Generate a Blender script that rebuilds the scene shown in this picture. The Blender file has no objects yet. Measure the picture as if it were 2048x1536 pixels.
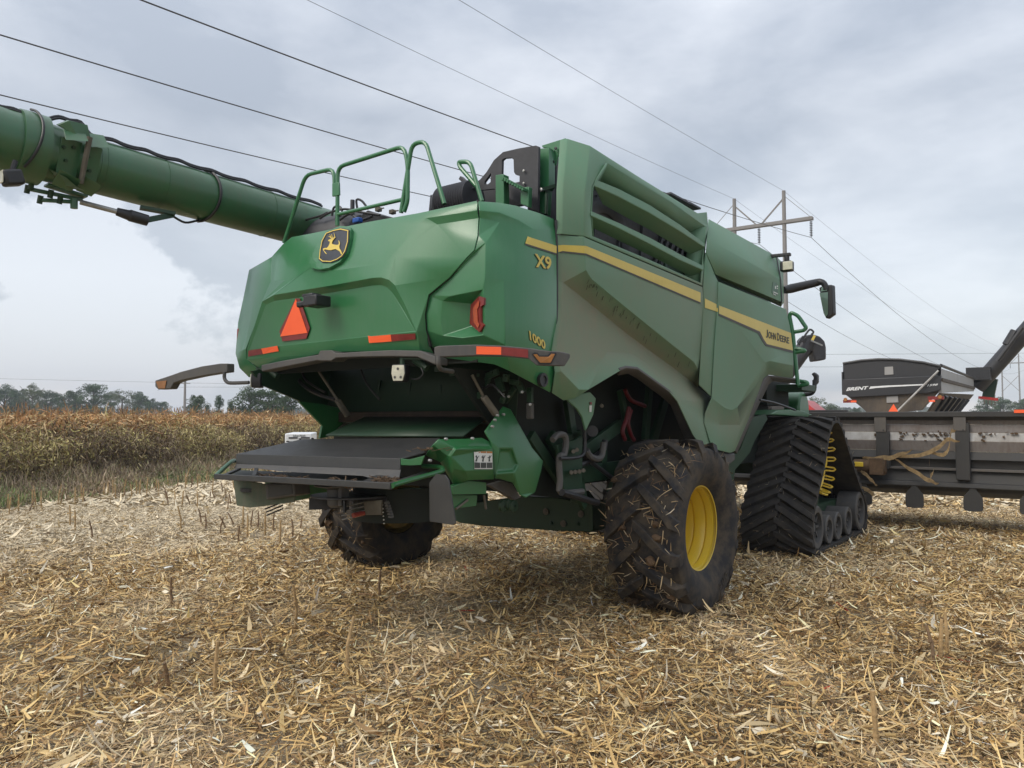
import bpy, bmesh, math, random
import numpy as np
from mathutils import Vector, Matrix
from mathutils.bvhtree import BVHTree
random.seed(7); rng = np.random.default_rng(11)
SC = bpy.context.scene; COL = SC.collection
PI = math.pi

# ------------------------------------------------------------------ camera
# World axes are the machine's own: +y is its driving direction, +x its right side, z up, metres.
CAM = Vector((5.0, -7.0, 1.82)); F = 1538.0; HEAD = math.radians(37.0); PITCH = math.atan(70.0 / F)
FW = Vector((-math.sin(HEAD) * math.cos(PITCH), math.cos(HEAD) * math.cos(PITCH), math.sin(PITCH)))
RT = Vector((math.cos(HEAD), math.sin(HEAD), 0)); UP = RT.cross(FW)
cam = bpy.data.objects.new('camera', bpy.data.cameras.new('camera')); COL.objects.link(cam)
cam.matrix_world = Matrix(((RT.x, UP.x, -FW.x, CAM.x), (RT.y, UP.y, -FW.y, CAM.y), (RT.z, UP.z, -FW.z, CAM.z), (0, 0, 0, 1)))
cam.data.sensor_width = 36; cam.data.sensor_fit = 'HORIZONTAL'; cam.data.lens = F / 2048 * 36
cam.data.clip_start = 0.1; cam.data.clip_end = 6000
SC.camera = cam

def ray(px, py):
    return (FW * F + RT * (px - 1024) - UP * (py - 768)).normalized()
def at(px, py, x=None, y=None, z=None, d=None):
    """measured point of the photograph set on the known plane x=, y= or z= (or at depth d)"""
    r = ray(px, py)
    if x is not None: k = (x - CAM.x) / r.x
    elif y is not None: k = (y - CAM.y) / r.y
    elif z is not None: k = (z - CAM.z) / r.z
    else: k = d / r.dot(FW)
    return CAM + r * k
def ld(lat, dep, z=0.0):
    """lateral / depth (level, seen from the photographer) to world"""
    return Vector((CAM.x + lat * math.cos(HEAD) - dep * math.sin(HEAD), CAM.y + lat * math.sin(HEAD) + dep * math.cos(HEAD), z))

# ------------------------------------------------------------------ materials
def new_mat(name):
    m = bpy.data.materials.new(name); m.use_nodes = True
    nt = m.node_tree; b = nt.nodes['Principled BSDF']
    return m, nt, b
def N(nt, t, **kw):
    n = nt.nodes.new(t)
    for k, v in kw.items(): setattr(n, k, v)
    return n
def L(nt, a, b): nt.links.new(a, b)
def rgba(c): return (c[0], c[1], c[2], 1)
def mixc(nt, fac, a, b):
    m = N(nt, 'ShaderNodeMix', data_type='RGBA')
    if hasattr(fac, 'links') or hasattr(fac, 'is_linked'): L(nt, fac, m.inputs[0])
    else: m.inputs[0].default_value = fac
    for s, v in ((m.inputs[6], a), (m.inputs[7], b)):
        if hasattr(v, 'is_linked'): L(nt, v, s)
        else: s.default_value = rgba(v)
    return m.outputs[2]
def noise(nt, scale, detail=4, rough=.6, vec=None, stretch=None):
    n = N(nt, 'ShaderNodeTexNoise'); n.inputs['Scale'].default_value = scale
    n.inputs['Detail'].default_value = detail; n.inputs['Roughness'].default_value = rough
    tc = N(nt, 'ShaderNodeTexCoord')
    src = tc.outputs['Object']
    if stretch:
        mp = N(nt, 'ShaderNodeMapping'); mp.inputs['Scale'].default_value = stretch
        L(nt, src, mp.inputs['Vector']); src = mp.outputs[0]
    L(nt, src, n.inputs['Vector'])
    return n.outputs['Fac']
def ramp(nt, fac, lo, hi, a=0.0, b=1.0):
    r = N(nt, 'ShaderNodeMapRange'); L(nt, fac, r.inputs[0])
    r.inputs[1].default_value = lo; r.inputs[2].default_value = hi
    r.inputs[3].default_value = a; r.inputs[4].default_value = b
    return r.outputs[0]
def math2(nt, op, a, b):
    m = N(nt, 'ShaderNodeMath', operation=op)
    for s, v in ((m.inputs[0], a), (m.inputs[1], b)):
        if hasattr(v, 'is_linked'): L(nt, v, s)
        else: s.default_value = v
    return m.outputs[0]
def bump(nt, b, h, strength=.3, dist=.01):
    n = N(nt, 'ShaderNodeBump'); n.inputs['Strength'].default_value = strength; n.inputs['Distance'].default_value = dist
    L(nt, h, n.inputs['Height']); L(nt, n.outputs[0], b.inputs['Normal'])
def paint(name, base, dust=(.20, .19, .14), amount=.25, rough=.33, coat=.3, attr=False, metallic=0, streak=True, scale=3, spread=.35):
    """painted metal under a film of field dust (on the hood green also painted sky sheen): blotches, running streaks and (attr) worn-in dirt zones"""
    m, nt, b = new_mat(name)
    blot = ramp(nt, noise(nt, scale, 6, .65), .5 - spread, .5 + spread)
    f = math2(nt, 'MULTIPLY', blot, amount * 2)
    if streak:
        s = ramp(nt, noise(nt, 6, 5, .7, stretch=(5, 5, .35)), .42, .75)
        f = math2(nt, 'ADD', f, math2(nt, 'MULTIPLY', s, amount * .7))
    if attr:
        a = N(nt, 'ShaderNodeAttribute', attribute_name='dirt')
        n2 = ramp(nt, noise(nt, 9, 5, .7), .2, .7, .6, 1.1)
        f = math2(nt, 'ADD', f, math2(nt, 'MULTIPLY', a.outputs['Fac'], n2))
    cl = N(nt, 'ShaderNodeClamp'); L(nt, f, cl.inputs[0]); f = cl.outputs[0]
    L(nt, mixc(nt, f, base, dust), b.inputs['Base Color'])
    L(nt, ramp(nt, f, 0, 1, rough, .85), b.inputs['Roughness'])
    b.inputs['Metallic'].default_value = metallic
    if 'Coat Weight' in b.inputs:
        L(nt, ramp(nt, f, 0, .7, coat, 0), b.inputs['Coat Weight']); b.inputs['Coat Roughness'].default_value = .15
    bump(nt, b, noise(nt, 60, 3), .04, .004)
    return m
def plain(name, col, rough=.6, metallic=0, var=.25, scale=8, bmp=.15, emit=None):
    m, nt, b = new_mat(name)
    f = ramp(nt, noise(nt, scale, 5, .65), .3, .7)
    L(nt, mixc(nt, f, tuple(c * (1 - var) for c in col), tuple(min(1, c * (1 + var)) for c in col)), b.inputs['Base Color'])
    b.inputs['Roughness'].default_value = rough; b.inputs['Metallic'].default_value = metallic
    bump(nt, b, noise(nt, scale * 8, 3), bmp, .004)
    return m
M = {}
M['green'] = paint('green_paint', (.015, .155, .048), dust=(.13, .20, .145), amount=.13, rough=.28, coat=.5, attr=True, scale=1.6)  # bluish film: dust tinted so that sky reflection sits in the paint colour
M['dusty_green'] = paint('dusty_green_paint', (.078, .215, .120), dust=(.205, .198, .140), amount=.20, rough=.5, coat=.1, attr=True, scale=1.4)
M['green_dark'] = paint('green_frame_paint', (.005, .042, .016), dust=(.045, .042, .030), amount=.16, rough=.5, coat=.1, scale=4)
M['interior'] = paint('grimy_interior', (.003, .010, .006), dust=(.012, .011, .008), amount=.3, rough=.7, coat=0, scale=5)  # near-black green with a faint mottle for the inner surfaces
M['interior2'] = paint('chute_wall_paint', (.004, .030, .014), dust=(.012, .02, .012), amount=.2, rough=.6, coat=0, scale=4)  # green darkened so the cavity's shade is part of the wall colour
M['green_low'] = paint('green_cover_paint', (.010, .125, .034), dust=(.10, .10, .06), amount=.12, rough=.35, coat=.4, scale=3)
M['tube_green'] = paint('auger_paint', (.014, .120, .044), dust=(.11, .09, .06), amount=.22, rough=.28, coat=.5, scale=2)
M['trim'] = paint('grey_plastic_trim', (.055, .056, .06), dust=(.15, .135, .11), amount=.25, rough=.6, coat=0, scale=5)
M['chute'] = paint('black_worn_chute', (.020, .021, .023), dust=(.075, .072, .062), amount=.20, rough=.45, coat=0, scale=6)
M['black'] = plain('black_plastic', (.018, .018, .020), .45)
M['shroud'] = plain('charcoal_shroud', (.035, .035, .04), .55)
M['mesh_screen'] = plain('radiator_screen', (.05, .048, .05), .7, scale=30)
M['rubber'] = paint('dirty_tyre_rubber', (.013, .013, .015), dust=(.088, .066, .042), amount=.34, rough=.78, coat=0, scale=6, streak=False, spread=.10)
M['track_rubber'] = paint('track_rubber', (.013, .013, .015), dust=(.080, .066, .048), amount=.30, rough=.75, coat=0, scale=8, streak=False, spread=.22)
M['yellow'] = paint('yellow_paint', (.72, .50, .025), dust=(.35, .27, .12), amount=.12, rough=.3, coat=.3, scale=5)
M['stripe'] = paint('stripe_yellow', (.62, .47, .07), dust=(.30, .25, .14), amount=.12, rough=.4, coat=.1, attr=False, scale=2)
M['letter'] = plain('letter_dark', (.05, .055, .05), .6)
M['emblem_black'] = plain('emblem_black', (.022, .026, .036), .35)
M['emblem_yellow'] = plain('emblem_yellow', (.68, .50, .09), .4, var=.08)
M['orange'] = plain('fluorescent_orange', (1.0, .13, .035), .5, var=.04)
M['darkred'] = plain('reflector_red', (.20, .022, .02), .35)
M['amber'] = plain('amber_lens', (.36, .15, .04), .25)
M['shield'] = paint('shield_paint', (.02, .07, .035), dust=(.14, .12, .09), amount=.4, rough=.6, coat=0, scale=4)
M['residue_dark'] = plain('residue_dark', (.028, .018, .012), .9, var=.4)
M['amber_dull'] = plain('amber_dull', (.26, .12, .045), .4)
M['label_yellow'] = plain('label_faded', (.40, .31, .08), .6)
M['decal_grey'] = plain('decal_grey', (.085, .15, .105), .6)
M['rim_grimy'] = plain('rim_grimy', (.16, .105, .015), .6, var=.4)  # dull yellow: grime plus the far rim's shadow put into the colour
M['taillens'] = plain('tail_lens', (.42, .085, .045), .25); M['drip'] = plain('drip_marks', (.055, .065, .045), .6)
M['redlens'] = plain('red_lens', (.25, .045, .035), .2)
M['lens'] = plain('lamp_lens', (.55, .53, .42), .25)
M['steel'] = plain('worn_steel', (.30, .30, .29), .4, .7)
M['dirty_steel'] = plain('dirty_steel', (.13, .115, .09), .6, .4)
M['red_hose'] = plain('red_hose', (.10, .004, .006), .5)
M['blue'] = plain('blue_cap', (.02, .10, .40), .5)
M['white'] = plain('white_enamel', (.72, .73, .73), .4, var=.06)
M['sticker'] = plain('sticker_white', (.62, .62, .58), .5, var=.05)
M['cart_black'] = paint('cart_black', (.014, .015, .019), dust=(.08, .07, .06), amount=.09, rough=.4, coat=.2, scale=1)
M['cart_silver'] = paint('cart_silver', (.33, .33, .33), dust=(.20, .17, .13), amount=.2, rough=.45, coat=.1, scale=1)
M['cart_dirty'] = paint('cart_hopper', (.03, .028, .028), dust=(.13, .10, .07), amount=.45, rough=.7, coat=0, scale=1.5)
M['red_paint'] = plain('red_paint', (.42, .02, .015), .35)
M['header_grey'] = paint('header_grey', (.075, .075, .08), dust=(.17, .14, .10), amount=.3, rough=.6, coat=0, scale=2)
M['header_dark'] = paint('header_dark', (.028, .029, .031), dust=(.08, .07, .055), amount=.22, rough=.6, coat=0, scale=3)
M['header_white'] = paint('header_bare', (.50, .50, .49), dust=(.16, .12, .09), amount=.22, rough=.55, coat=0, scale=4, spread=.15)
M['mud'] = plain('dried_mud', (.10, .062, .034), .9, var=.4)
M['glass'] = plain('dark_glass', (.012, .016, .016), .08, var=.1, bmp=0)
m, nt, b = new_mat('mirror_glass'); b.inputs['Metallic'].default_value = 1; b.inputs['Roughness'].default_value = .04; b.inputs['Base Color'].default_value = (.55, .6, .58, 1); M['mirror'] = m
m, nt, b = new_mat('weathered_wood')
f = noise(nt, 4, 6, .7, stretch=(6, 6, .4)); L(nt, mixc(nt, f, (.15, .14, .135), (.31, .30, .29)), b.inputs['Base Color']); b.inputs['Roughness'].default_value = .9; M['wood'] = m
def vcol(name, rough=.85, trans=.0):
    m, nt, b = new_mat(name)
    a = N(nt, 'ShaderNodeAttribute', attribute_name='Col'); L(nt, a.outputs['Color'], b.inputs['Base Color'])
    b.inputs['Roughness'].default_value = rough
    b.inputs['Specular IOR Level'].default_value = .25
    return m
M['straw'] = vcol('straw'); M['leaf'] = vcol('foliage', .8); M['corn'] = vcol('dry_corn')

# ------------------------------------------------------------------ object helpers
def tag(o, label=None, cat=None, group=None, kind=None):
    if label: o['label'] = label
    if cat: o['category'] = cat
    if group: o['group'] = group
    if kind: o['kind'] = kind
    return o
def empty(name, loc=(0, 0, 0), parent=None, rz=0):
    o = bpy.data.objects.new(name, None); COL.objects.link(o); o.location = loc; o.rotation_euler = (0, 0, rz)
    o.empty_display_size = .2
    if parent: o.parent = parent
    return o
SPLIT = {'wall_rib', 'engine_bracket', 'frame_bolt', 'deck_bolt', 'cover_bolt', 'valve_fitting', 'hinge_bolt', 'wheel_nut', 'lamp_diode', 'bracket_bolt', 'roof_grille', 'hydraulic_hose', 'side_frame', 'engine_hose', 'chain_bead', 'adjuster_rod', 'side_rib'}
class MB:
    def __init__(s): s.v = []; s.f = []
    def add(s, vs, fs):
        k = len(s.v); s.v += [Vector(p) for p in vs]; s.f += [tuple(i + k for i in f) for f in fs]; return s
    def box(s, c, size, rot=None, taper=1.0):
        x, y, z = [q / 2 for q in size]; R = rot or Matrix.Identity(3); c = Vector(c)
        vs = [c + R @ Vector((sx * x * (taper if sz > 0 else 1), sy * y * (taper if sz > 0 else 1), sz * z)) for sz in (-1, 1) for sx, sy in ((-1, -1), (1, -1), (1, 1), (-1, 1))]
        return s.add(vs, [(3, 2, 1, 0), (4, 5, 6, 7), (0, 1, 5, 4), (1, 2, 6, 5), (2, 3, 7, 6), (3, 0, 4, 7)])
    def bar(s, a, b, w, h=None, up=Vector((0, 0, 1))):
        a = Vector(a); b = Vector(b); h = h or w; d = (b - a); l = d.length; d.normalize()
        sx = d.cross(up)
        if sx.length < 1e-3: sx = d.cross(Vector((1, 0, 0)))
        sx.normalize(); u = sx.cross(d)
        vs = [p + sx * i * w / 2 + u * j * h / 2 for p in (a, b) for i, j in ((-1, -1), (1, -1), (1, 1), (-1, 1))]
        return s.add(vs, [(3, 2, 1, 0), (4, 5, 6, 7), (0, 1, 5, 4), (1, 2, 6, 5), (2, 3, 7, 6), (3, 0, 4, 7)])
    def tube(s, pts, r, n=10, smooth=0, cap=True):
        pts = [Vector(p) for p in pts]
        rs = r if isinstance(r, (list, tuple)) else [r] * len(pts)
        if smooth and len(pts) > 2:
            out = []; ro = []
            for i in range(len(pts) - 1):
                p0 = pts[max(i - 1, 0)]; p1 = pts[i]; p2 = pts[i + 1]; p3 = pts[min(i + 2, len(pts) - 1)]
                for k in range(smooth):
                    t = k / smooth
                    out.append(.5 * ((2 * p1) + (p2 - p0) * t + (2 * p0 - 5 * p1 + 4 * p2 - p3) * t * t + (3 * p1 - p0 - 3 * p2 + p3) * t ** 3))
                    ro.append(rs[i] * (1 - t) + rs[i + 1] * t)
            out.append(pts[-1]); ro.append(rs[-1]); pts = out; rs = ro
        base = len(s.v); u = None
        for i, p in enumerate(pts):
            d = (pts[min(i + 1, len(pts) - 1)] - pts[max(i - 1, 0)])
            if d.length < 1e-6: d = Vector((0, 0, 1))
            d.normalize()
            if u is None:
                u = d.cross(Vector((0, 0, 1)));
                if u.length < .1: u = d.cross(Vector((1, 0, 0)))
            u = (u - d * u.dot(d)); u.normalize(); w = d.cross(u)
            for k in range(n):
                a = 2 * PI * k / n; s.v.append(p + (u * math.cos(a) + w * math.sin(a)) * rs[i])
        for i in range(len(pts) - 1):
            for k in range(n):
                a = base + i * n + k; b2 = base + i * n + (k + 1) % n
                s.f.append((a, b2, b2 + n, a + n))
        if cap:
            s.f.append(tuple(base + k for k in reversed(range(n)))); e = base + (len(pts) - 1) * n
            s.f.append(tuple(e + k for k in range(n)))
        return s
    def prism(s, poly, ext):
        ext = Vector(ext); n = len(poly); p = [Vector(q) for q in poly]
        return s.add(p + [q + ext for q in p], [tuple(range(n)), tuple(reversed(range(n, 2 * n)))] + [(i, i + n, (i + 1) % n + n, (i + 1) % n) for i in range(n)])
    def lathe(s, prof, c, axis='x', n=48, a0=0, a1=2 * PI):
        """profile of (radius, offset along axis)"""
        c = Vector(c); base = len(s.v); full = abs(a1 - a0 - 2 * PI) < 1e-6; m = n if full else n + 1
        for k in range(m):
            a = a0 + (a1 - a0) * k / n; ca, sa = math.cos(a), math.sin(a)
            for r, o in prof:
                if axis == 'x': p = Vector((o, r * ca, r * sa))
                elif axis == 'y': p = Vector((r * ca, o, r * sa))
                else: p = Vector((r * ca, r * sa, o))
                s.v.append(c + p)
        q = len(prof)
        for k in range(n):
            for i in range(q - 1):
                a = base + k * q + i; b2 = base + ((k + 1) % m) * q + i
                s.f.append((a, a + 1, b2 + 1, b2))
        return s
    def build(s, name, mat, parent=None, bevel=0, smooth=30, loc=None):
        if name in SPLIT:
            par = list(range(len(s.v)))
            def find(a):
                while par[a] != a: par[a] = par[par[a]]; a = par[a]
                return a
            for f in s.f:
                for q in f[1:]: par[find(q)] = find(f[0])
            gr = {}
            for f in s.f: gr.setdefault(find(f[0]), []).append(f)
            for fs in gr.values():
                ids = sorted({i for f in fs for i in f}); mp = {i: k for k, i in enumerate(ids)}; q = MB(); q.add([s.v[i] for i in ids], [tuple(mp[i] for i in f) for f in fs]); o = q._build(name, mat, parent, bevel, smooth, loc)
            return o
        return s._build(name, mat, parent, bevel, smooth, loc)
    def _build(s, name, mat, parent=None, bevel=0, smooth=30, loc=None):
        me = bpy.data.meshes.new(name); o = bpy.data.objects.new(name, me); COL.objects.link(o)
        off = Vector(loc) if loc is not None else Vector((0, 0, 0))
        me.from_pydata([tuple(p - off) for p in s.v], [], s.f); me.materials.append(M[mat] if isinstance(mat, str) else mat)
        bm = bmesh.new(); bm.from_mesh(me); bmesh.ops.recalc_face_normals(bm, faces=bm.faces)
        bmesh.ops.triangulate(bm, faces=[f for f in bm.faces if len(f.verts) > 4]); bm.to_mesh(me); bm.free()
        if smooth:
            me.polygons.foreach_set('use_smooth', [True] * len(me.polygons)); me.set_sharp_from_angle(angle=math.radians(smooth))
        if bevel:
            md = o.modifiers.new('bevel', 'BEVEL'); md.width = bevel; md.segments = 2; md.limit_method = 'ANGLE'; md.angle_limit = math.radians(28)
            md.use_clamp_overlap = True
        o.location = off
        if parent: o.parent = parent
        return o
PANELS = {}
def planarize(P, faces, iters=120, fixed=(), anchor=.06):
    """pull the corners of every pressed facet into one plane (sheet metal is flat between its folds)"""
    rays = {k: (p - CAM).normalized() for k, p in P.items()}; K0 = {k: (p - CAM).length for k, p in P.items()}; K = dict(K0)
    big = [f for f in faces if len(f) > 3]
    for _ in range(iters):
        acc = {}
        for f in big:
            pts = np.array([tuple(CAM + rays[k] * K[k]) for k in f]); c = pts.mean(0); n = np.linalg.svd(pts - c)[2][2]; c = Vector(c); n = Vector(n)
            for k in f:
                dn = rays[k].dot(n)
                if abs(dn) > .12: acc.setdefault(k, []).append((c - CAM).dot(n) / dn)
        for k, v in acc.items():
            if k not in fixed: K[k] = K[k] * .4 + .6 * ((sum(v) / len(v)) * (1 - anchor) + K0[k] * anchor)
    return {k: CAM + rays[k] * K[k] for k in P}
def shell(name, V, faces, mat, parent, thick=.012, bevel=.01, key=None, smooth=25, flat=0, fixed=()):
    """sheet-metal panel: V = name -> (px, py, 'x'|'y', value, dirt) ; faces = lists of names"""
    P = {}
    for k, t in V.items():
        P[k] = at(t[0], t[1], **{t[2]: t[3]}) if len(t) > 3 else Vector(t)
    if flat: P = planarize(P, faces, flat, fixed)
    names = list(P); idx = {k: i for i, k in enumerate(names)}
    me = bpy.data.meshes.new(name); o = bpy.data.objects.new(name, me); COL.objects.link(o)
    me.from_pydata([tuple(P[k]) for k in names], [], [tuple(idx[q] for q in f) for f in faces])
    bm = bmesh.new(); bm.from_mesh(me); bm.normal_update()
    bmesh.ops.triangulate(bm, faces=[f for f in bm.faces if len(f.verts) > 4], ngon_method='EAR_CLIP')
    bmesh.ops.recalc_face_normals(bm, faces=bm.faces)
    # make normals look outward (towards the side the photographer stands on)
    s = sum(f.normal.dot(CAM - f.calc_center_median()) * f.calc_area() for f in bm.faces)
    if s < 0: bmesh.ops.reverse_faces(bm, faces=bm.faces)
    b2 = bm.copy(); bmesh.ops.triangulate(b2, faces=b2.faces); PANELS.setdefault(key or name, []).append(BVHTree.FromBMesh(b2)); b2.free()
    bm.to_mesh(me); bm.free()
    at_ = me.attributes.new('dirt', 'FLOAT', 'POINT')
    at_.data.foreach_set('value', [(V[k][4] if len(V[k]) > 4 else 0.0) for k in names])
    me.materials.append(M[mat]); me.polygons.foreach_set('use_smooth', [True] * len(me.polygons)); me.set_sharp_from_angle(angle=math.radians(smooth))
    md = o.modifiers.new('thick', 'SOLIDIFY'); md.thickness = thick; md.offset = -1
    if bevel:
        md = o.modifiers.new('bevel', 'BEVEL'); md.width = bevel; md.segments = 2; md.limit_method = 'ANGLE'; md.angle_limit = math.radians(22)
    o.parent = parent
    return o
def project(px, py, keys, off=.006):
    r = ray(px, py); best = None
    for k in keys:
        for t in PANELS[k]:
            h = t.ray_cast(CAM, r)
            if h[0] is not None and (best is None or h[3] < best[1]): best = (h[0], h[3], h[1])
    if best is None: return None
    n = best[2]
    if n.dot(r) > 0: n = -n
    return best[0] + n * off
def sticker(name, poly, keys, mat, parent, off=.006, step=8, faces=None):
    """thin film laid on a panel; poly in photo pixels (faces: an already triangulated 2-D mesh)"""
    bm = bmesh.new()
    vs = [bm.verts.new((p[0], p[1], 0)) for p in poly]
    if faces is None: bm.faces.new(vs).normal_update(); bmesh.ops.triangulate(bm, faces=bm.faces, ngon_method='EAR_CLIP')
    else:
        for f in faces:
            try: bm.faces.new([vs[i] for i in f])
            except ValueError: pass
    if step:
        xs = [p[0] for p in poly]; ys = [p[1] for p in poly]
        for ax, lo, hi in ((0, min(xs), max(xs)), (1, min(ys), max(ys))):
            c = math.floor(lo / step) * step + step
            while c < hi:
                co = [0, 0, 0]; co[ax] = c; no = [0, 0, 0]; no[ax] = 1
                bmesh.ops.bisect_plane(bm, geom=bm.verts[:] + bm.edges[:] + bm.faces[:], plane_co=co, plane_no=no); c += step
    bad = []
    for v in bm.verts:
        p = project(v.co.x, v.co.y, keys, off)
        if p is None: bad.append(v)
        else: v.co = p
    if bad: bmesh.ops.delete(bm, geom=bad, context='VERTS')
    for f in bm.faces:
        if f.normal.dot(CAM - f.calc_center_median()) < 0: f.normal_flip()
    me = bpy.data.meshes.new(name); bm.to_mesh(me); bm.free(); me.materials.append(M[mat])
    o = bpy.data.objects.new(name, me); COL.objects.link(o); o.parent = parent
    md = o.modifiers.new('thick', 'SOLIDIFY'); md.thickness = .002; md.offset = 0
    return o
def text2d(s, bold=.0):
    cu = bpy.data.curves.new('t', 'FONT'); cu.body = s; cu.offset = bold; cu.resolution_u = 3; cu.fill_mode = 'FRONT'
    to = bpy.data.objects.new('t', cu); COL.objects.link(to); bpy.context.view_layer.update()
    me = bpy.data.meshes.new_from_object(to.evaluated_get(bpy.context.evaluated_depsgraph_get()))
    vs = [(v.co.x, v.co.y) for v in me.vertices]; fs = [tuple(p.vertices) for p in me.polygons]
    bpy.data.objects.remove(to); bpy.data.curves.remove(cu); bpy.data.meshes.remove(me)
    x0 = min(v[0] for v in vs); x1 = max(v[0] for v in vs); y0 = min(v[1] for v in vs); y1 = max(v[1] for v in vs)
    return [((x - x0) / (x1 - x0), (y - y0) / (y1 - y0)) for x, y in vs], fs
def lettering(name, s, quad, keys, mat, parent, off=.009, bold=.02):
    """quad: photo pixels of bottom-left, bottom-right, top-right, top-left of the word"""
    vs, fs = text2d(s, bold); a, b, c, d = quad
    P = [((a[0] * (1 - u) + b[0] * u) * (1 - v) + (d[0] * (1 - u) + c[0] * u) * v, (a[1] * (1 - u) + b[1] * u) * (1 - v) + (d[1] * (1 - u) + c[1] * u) * v) for u, v in vs]
    return sticker(name, P, keys, mat, parent, off, 0, fs)
def lettering3(name, s, o3, ux, uy, mat, parent, bold=.02, lift=Vector((0, 0, 0))):
    vs, fs = text2d(s, bold); o3 = Vector(o3); ux = Vector(ux); uy = Vector(uy)
    mb = MB(); mb.add([o3 + ux * u + uy * v + lift for u, v in vs], fs)
    return mb.build(name, mat, parent, smooth=0)
def blades(name, C, D, Lh, W, col, mat, bend=.15, up=None, segs=2, parent=None, nrm=None, tip=.35):
    """many thin leaf strips in one mesh. C centres/bases (n,3), D unit directions (n,3), Lh lengths, W widths"""
    n = len(C); D = D / np.maximum(np.linalg.norm(D, axis=1, keepdims=True), 1e-6)
    if nrm is None:
        nrm = np.tile(np.array([[0, 0, 1.0]]), (n, 1)) + rng.normal(0, .35, (n, 3))
    S = np.cross(D, nrm); S /= np.maximum(np.linalg.norm(S, axis=1, keepdims=True), 1e-6)
    B = np.cross(S, D)
    bendv = rng.normal(0, bend, n) if np.isscalar(bend) else bend
    rows = []
    for i in range(segs + 1):
        t = i / segs
        w = (W * (1 - (1 - tip) * t ** 1.5) * (.65 + .7 * math.sin(PI * (0.15 + .75 * t))))[:, None]
        p = C + D * (Lh * t)[:, None] + B * (bendv * Lh * (t * t))[:, None]
        rows += [p - S * w / 2, p + S * w / 2]
    V = np.stack(rows, 1).reshape(-1, 3); k = 2 * (segs + 1)
    base = (np.arange(n) * k)[:, None]
    quads = np.concatenate([base + np.array([[2 * i, 2 * i + 1, 2 * i + 3, 2 * i + 2]]) for i in range(segs)], 1).reshape(-1, 4)
    return npmesh(name, V, quads, np.repeat(col, k, axis=0), mat, parent)
def npmesh(name, V, quads, col, mat, parent=None):
    me = bpy.data.meshes.new(name); me.vertices.add(len(V)); me.vertices.foreach_set('co', V.astype(np.float32).ravel())
    m = quads.shape[1]; me.loops.add(len(quads) * m); me.loops.foreach_set('vertex_index', quads.astype(np.int32).ravel())
    me.polygons.add(len(quads)); me.polygons.foreach_set('loop_start', (np.arange(len(quads)) * m).astype(np.int32))
    me.update(calc_edges=True)
    if col is not None:
        ca = me.color_attributes.new('Col', 'FLOAT_COLOR', 'POINT')
        c4 = np.ones((len(V), 4), np.float32); c4[:, :3] = col; ca.data.foreach_set('color', c4.ravel())
    me.materials.append(M[mat] if isinstance(mat, str) else mat)
    o = bpy.data.objects.new(name, me); COL.objects.link(o)
    if parent: o.parent = parent
    return o
def pal(n, cols, wts, jit=.15):
    cols = np.array(cols); i = rng.choice(len(cols), n, p=np.array(wts) / sum(wts))
    return np.clip(cols[i] * (1 + rng.normal(0, jit, (n, 1))), .005, 1)
def pth(pts, **kw): return [at(p[0], p[1], **kw) if len(p) == 2 else at(p[0], p[1], **{p[2]: p[3]}) for p in pts]
HAZE = 0.0006
# ================================================================== COMBINE HARVESTER
CH = empty('combine_harvester', (0, 0, 0))
tag(CH, 'large green and yellow combine harvester on rear wheels and front tracks', 'combine harvester')

# ---- side panels ---------------------------------------------------
V = dict(
 a1=(1124,470,'x',1.63,0), a2=(1168,474,'x',1.70,.02), a3=(1405,574,'x',1.70,.5), a4=(1407,600,'x',1.70,.35), a5=(1402,715,'x',1.70,.2),
 a0=(1113,470,'x',1.60,0), s1=(1113,560,'x',1.58,0), s2=(1113,640,'x',1.58,.1), s3=(1103,700,'x',1.60,.1), s4=(1110,745,'x',1.62,0), s5=(1104,786,'x',1.58,0),
 t0=(1172,540,'x',1.70,.05), t1=(1183,557,'x',1.70,.1), t2=(1264,624,'x',1.70,.12), t3=(1340,686,'x',1.70,.15), t4=(1388,724,'x',1.70,.2), t5=(1398,742,'x',1.66,.3),
 l0=(1126,565,'x',1.60,.5), l1=(1190,616,'x',1.55,.75), l2=(1264,676,'x',1.53,.8), l3=(1340,731,'x',1.53,.75), l4=(1397,774,'x',1.55,.6),
 c0=(1122,640,'x',1.62,.55), c1=(1113,700,'x',1.64,.6), c2=(1122,742,'x',1.66,.3), c3=(1158,779,'x',1.70,.0),
 r0=(1142,728,'x',1.62,.5), r1=(1215,704,'x',1.60,.6), r2=(1265,707,'x',1.59,.6), r3=(1330,752,'x',1.60,.6), r4=(1390,802,'x',1.62,.6),
 e2=(1127,801,'x',1.60,0), e3=(1150,797,'x',1.64,0), e4=(1176,780,'x',1.72,0), e5=(1251,735,'x',1.73,.15), e6=(1276,738,'x',1.73,.2), e7=(1340,784,'x',1.73,.3),
 e8=(1355,802,'x',1.73,.3), e9=(1386,869,'x',1.73,.2), e10=(1395,882,'x',1.73,.15), g0=(1424,796,'x',1.66,.4), g1=(1409,826,'x',1.66,.3), g2=(1407,845,'x',1.67,.2), g3=(1423,895,'x',1.72,.1))
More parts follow.
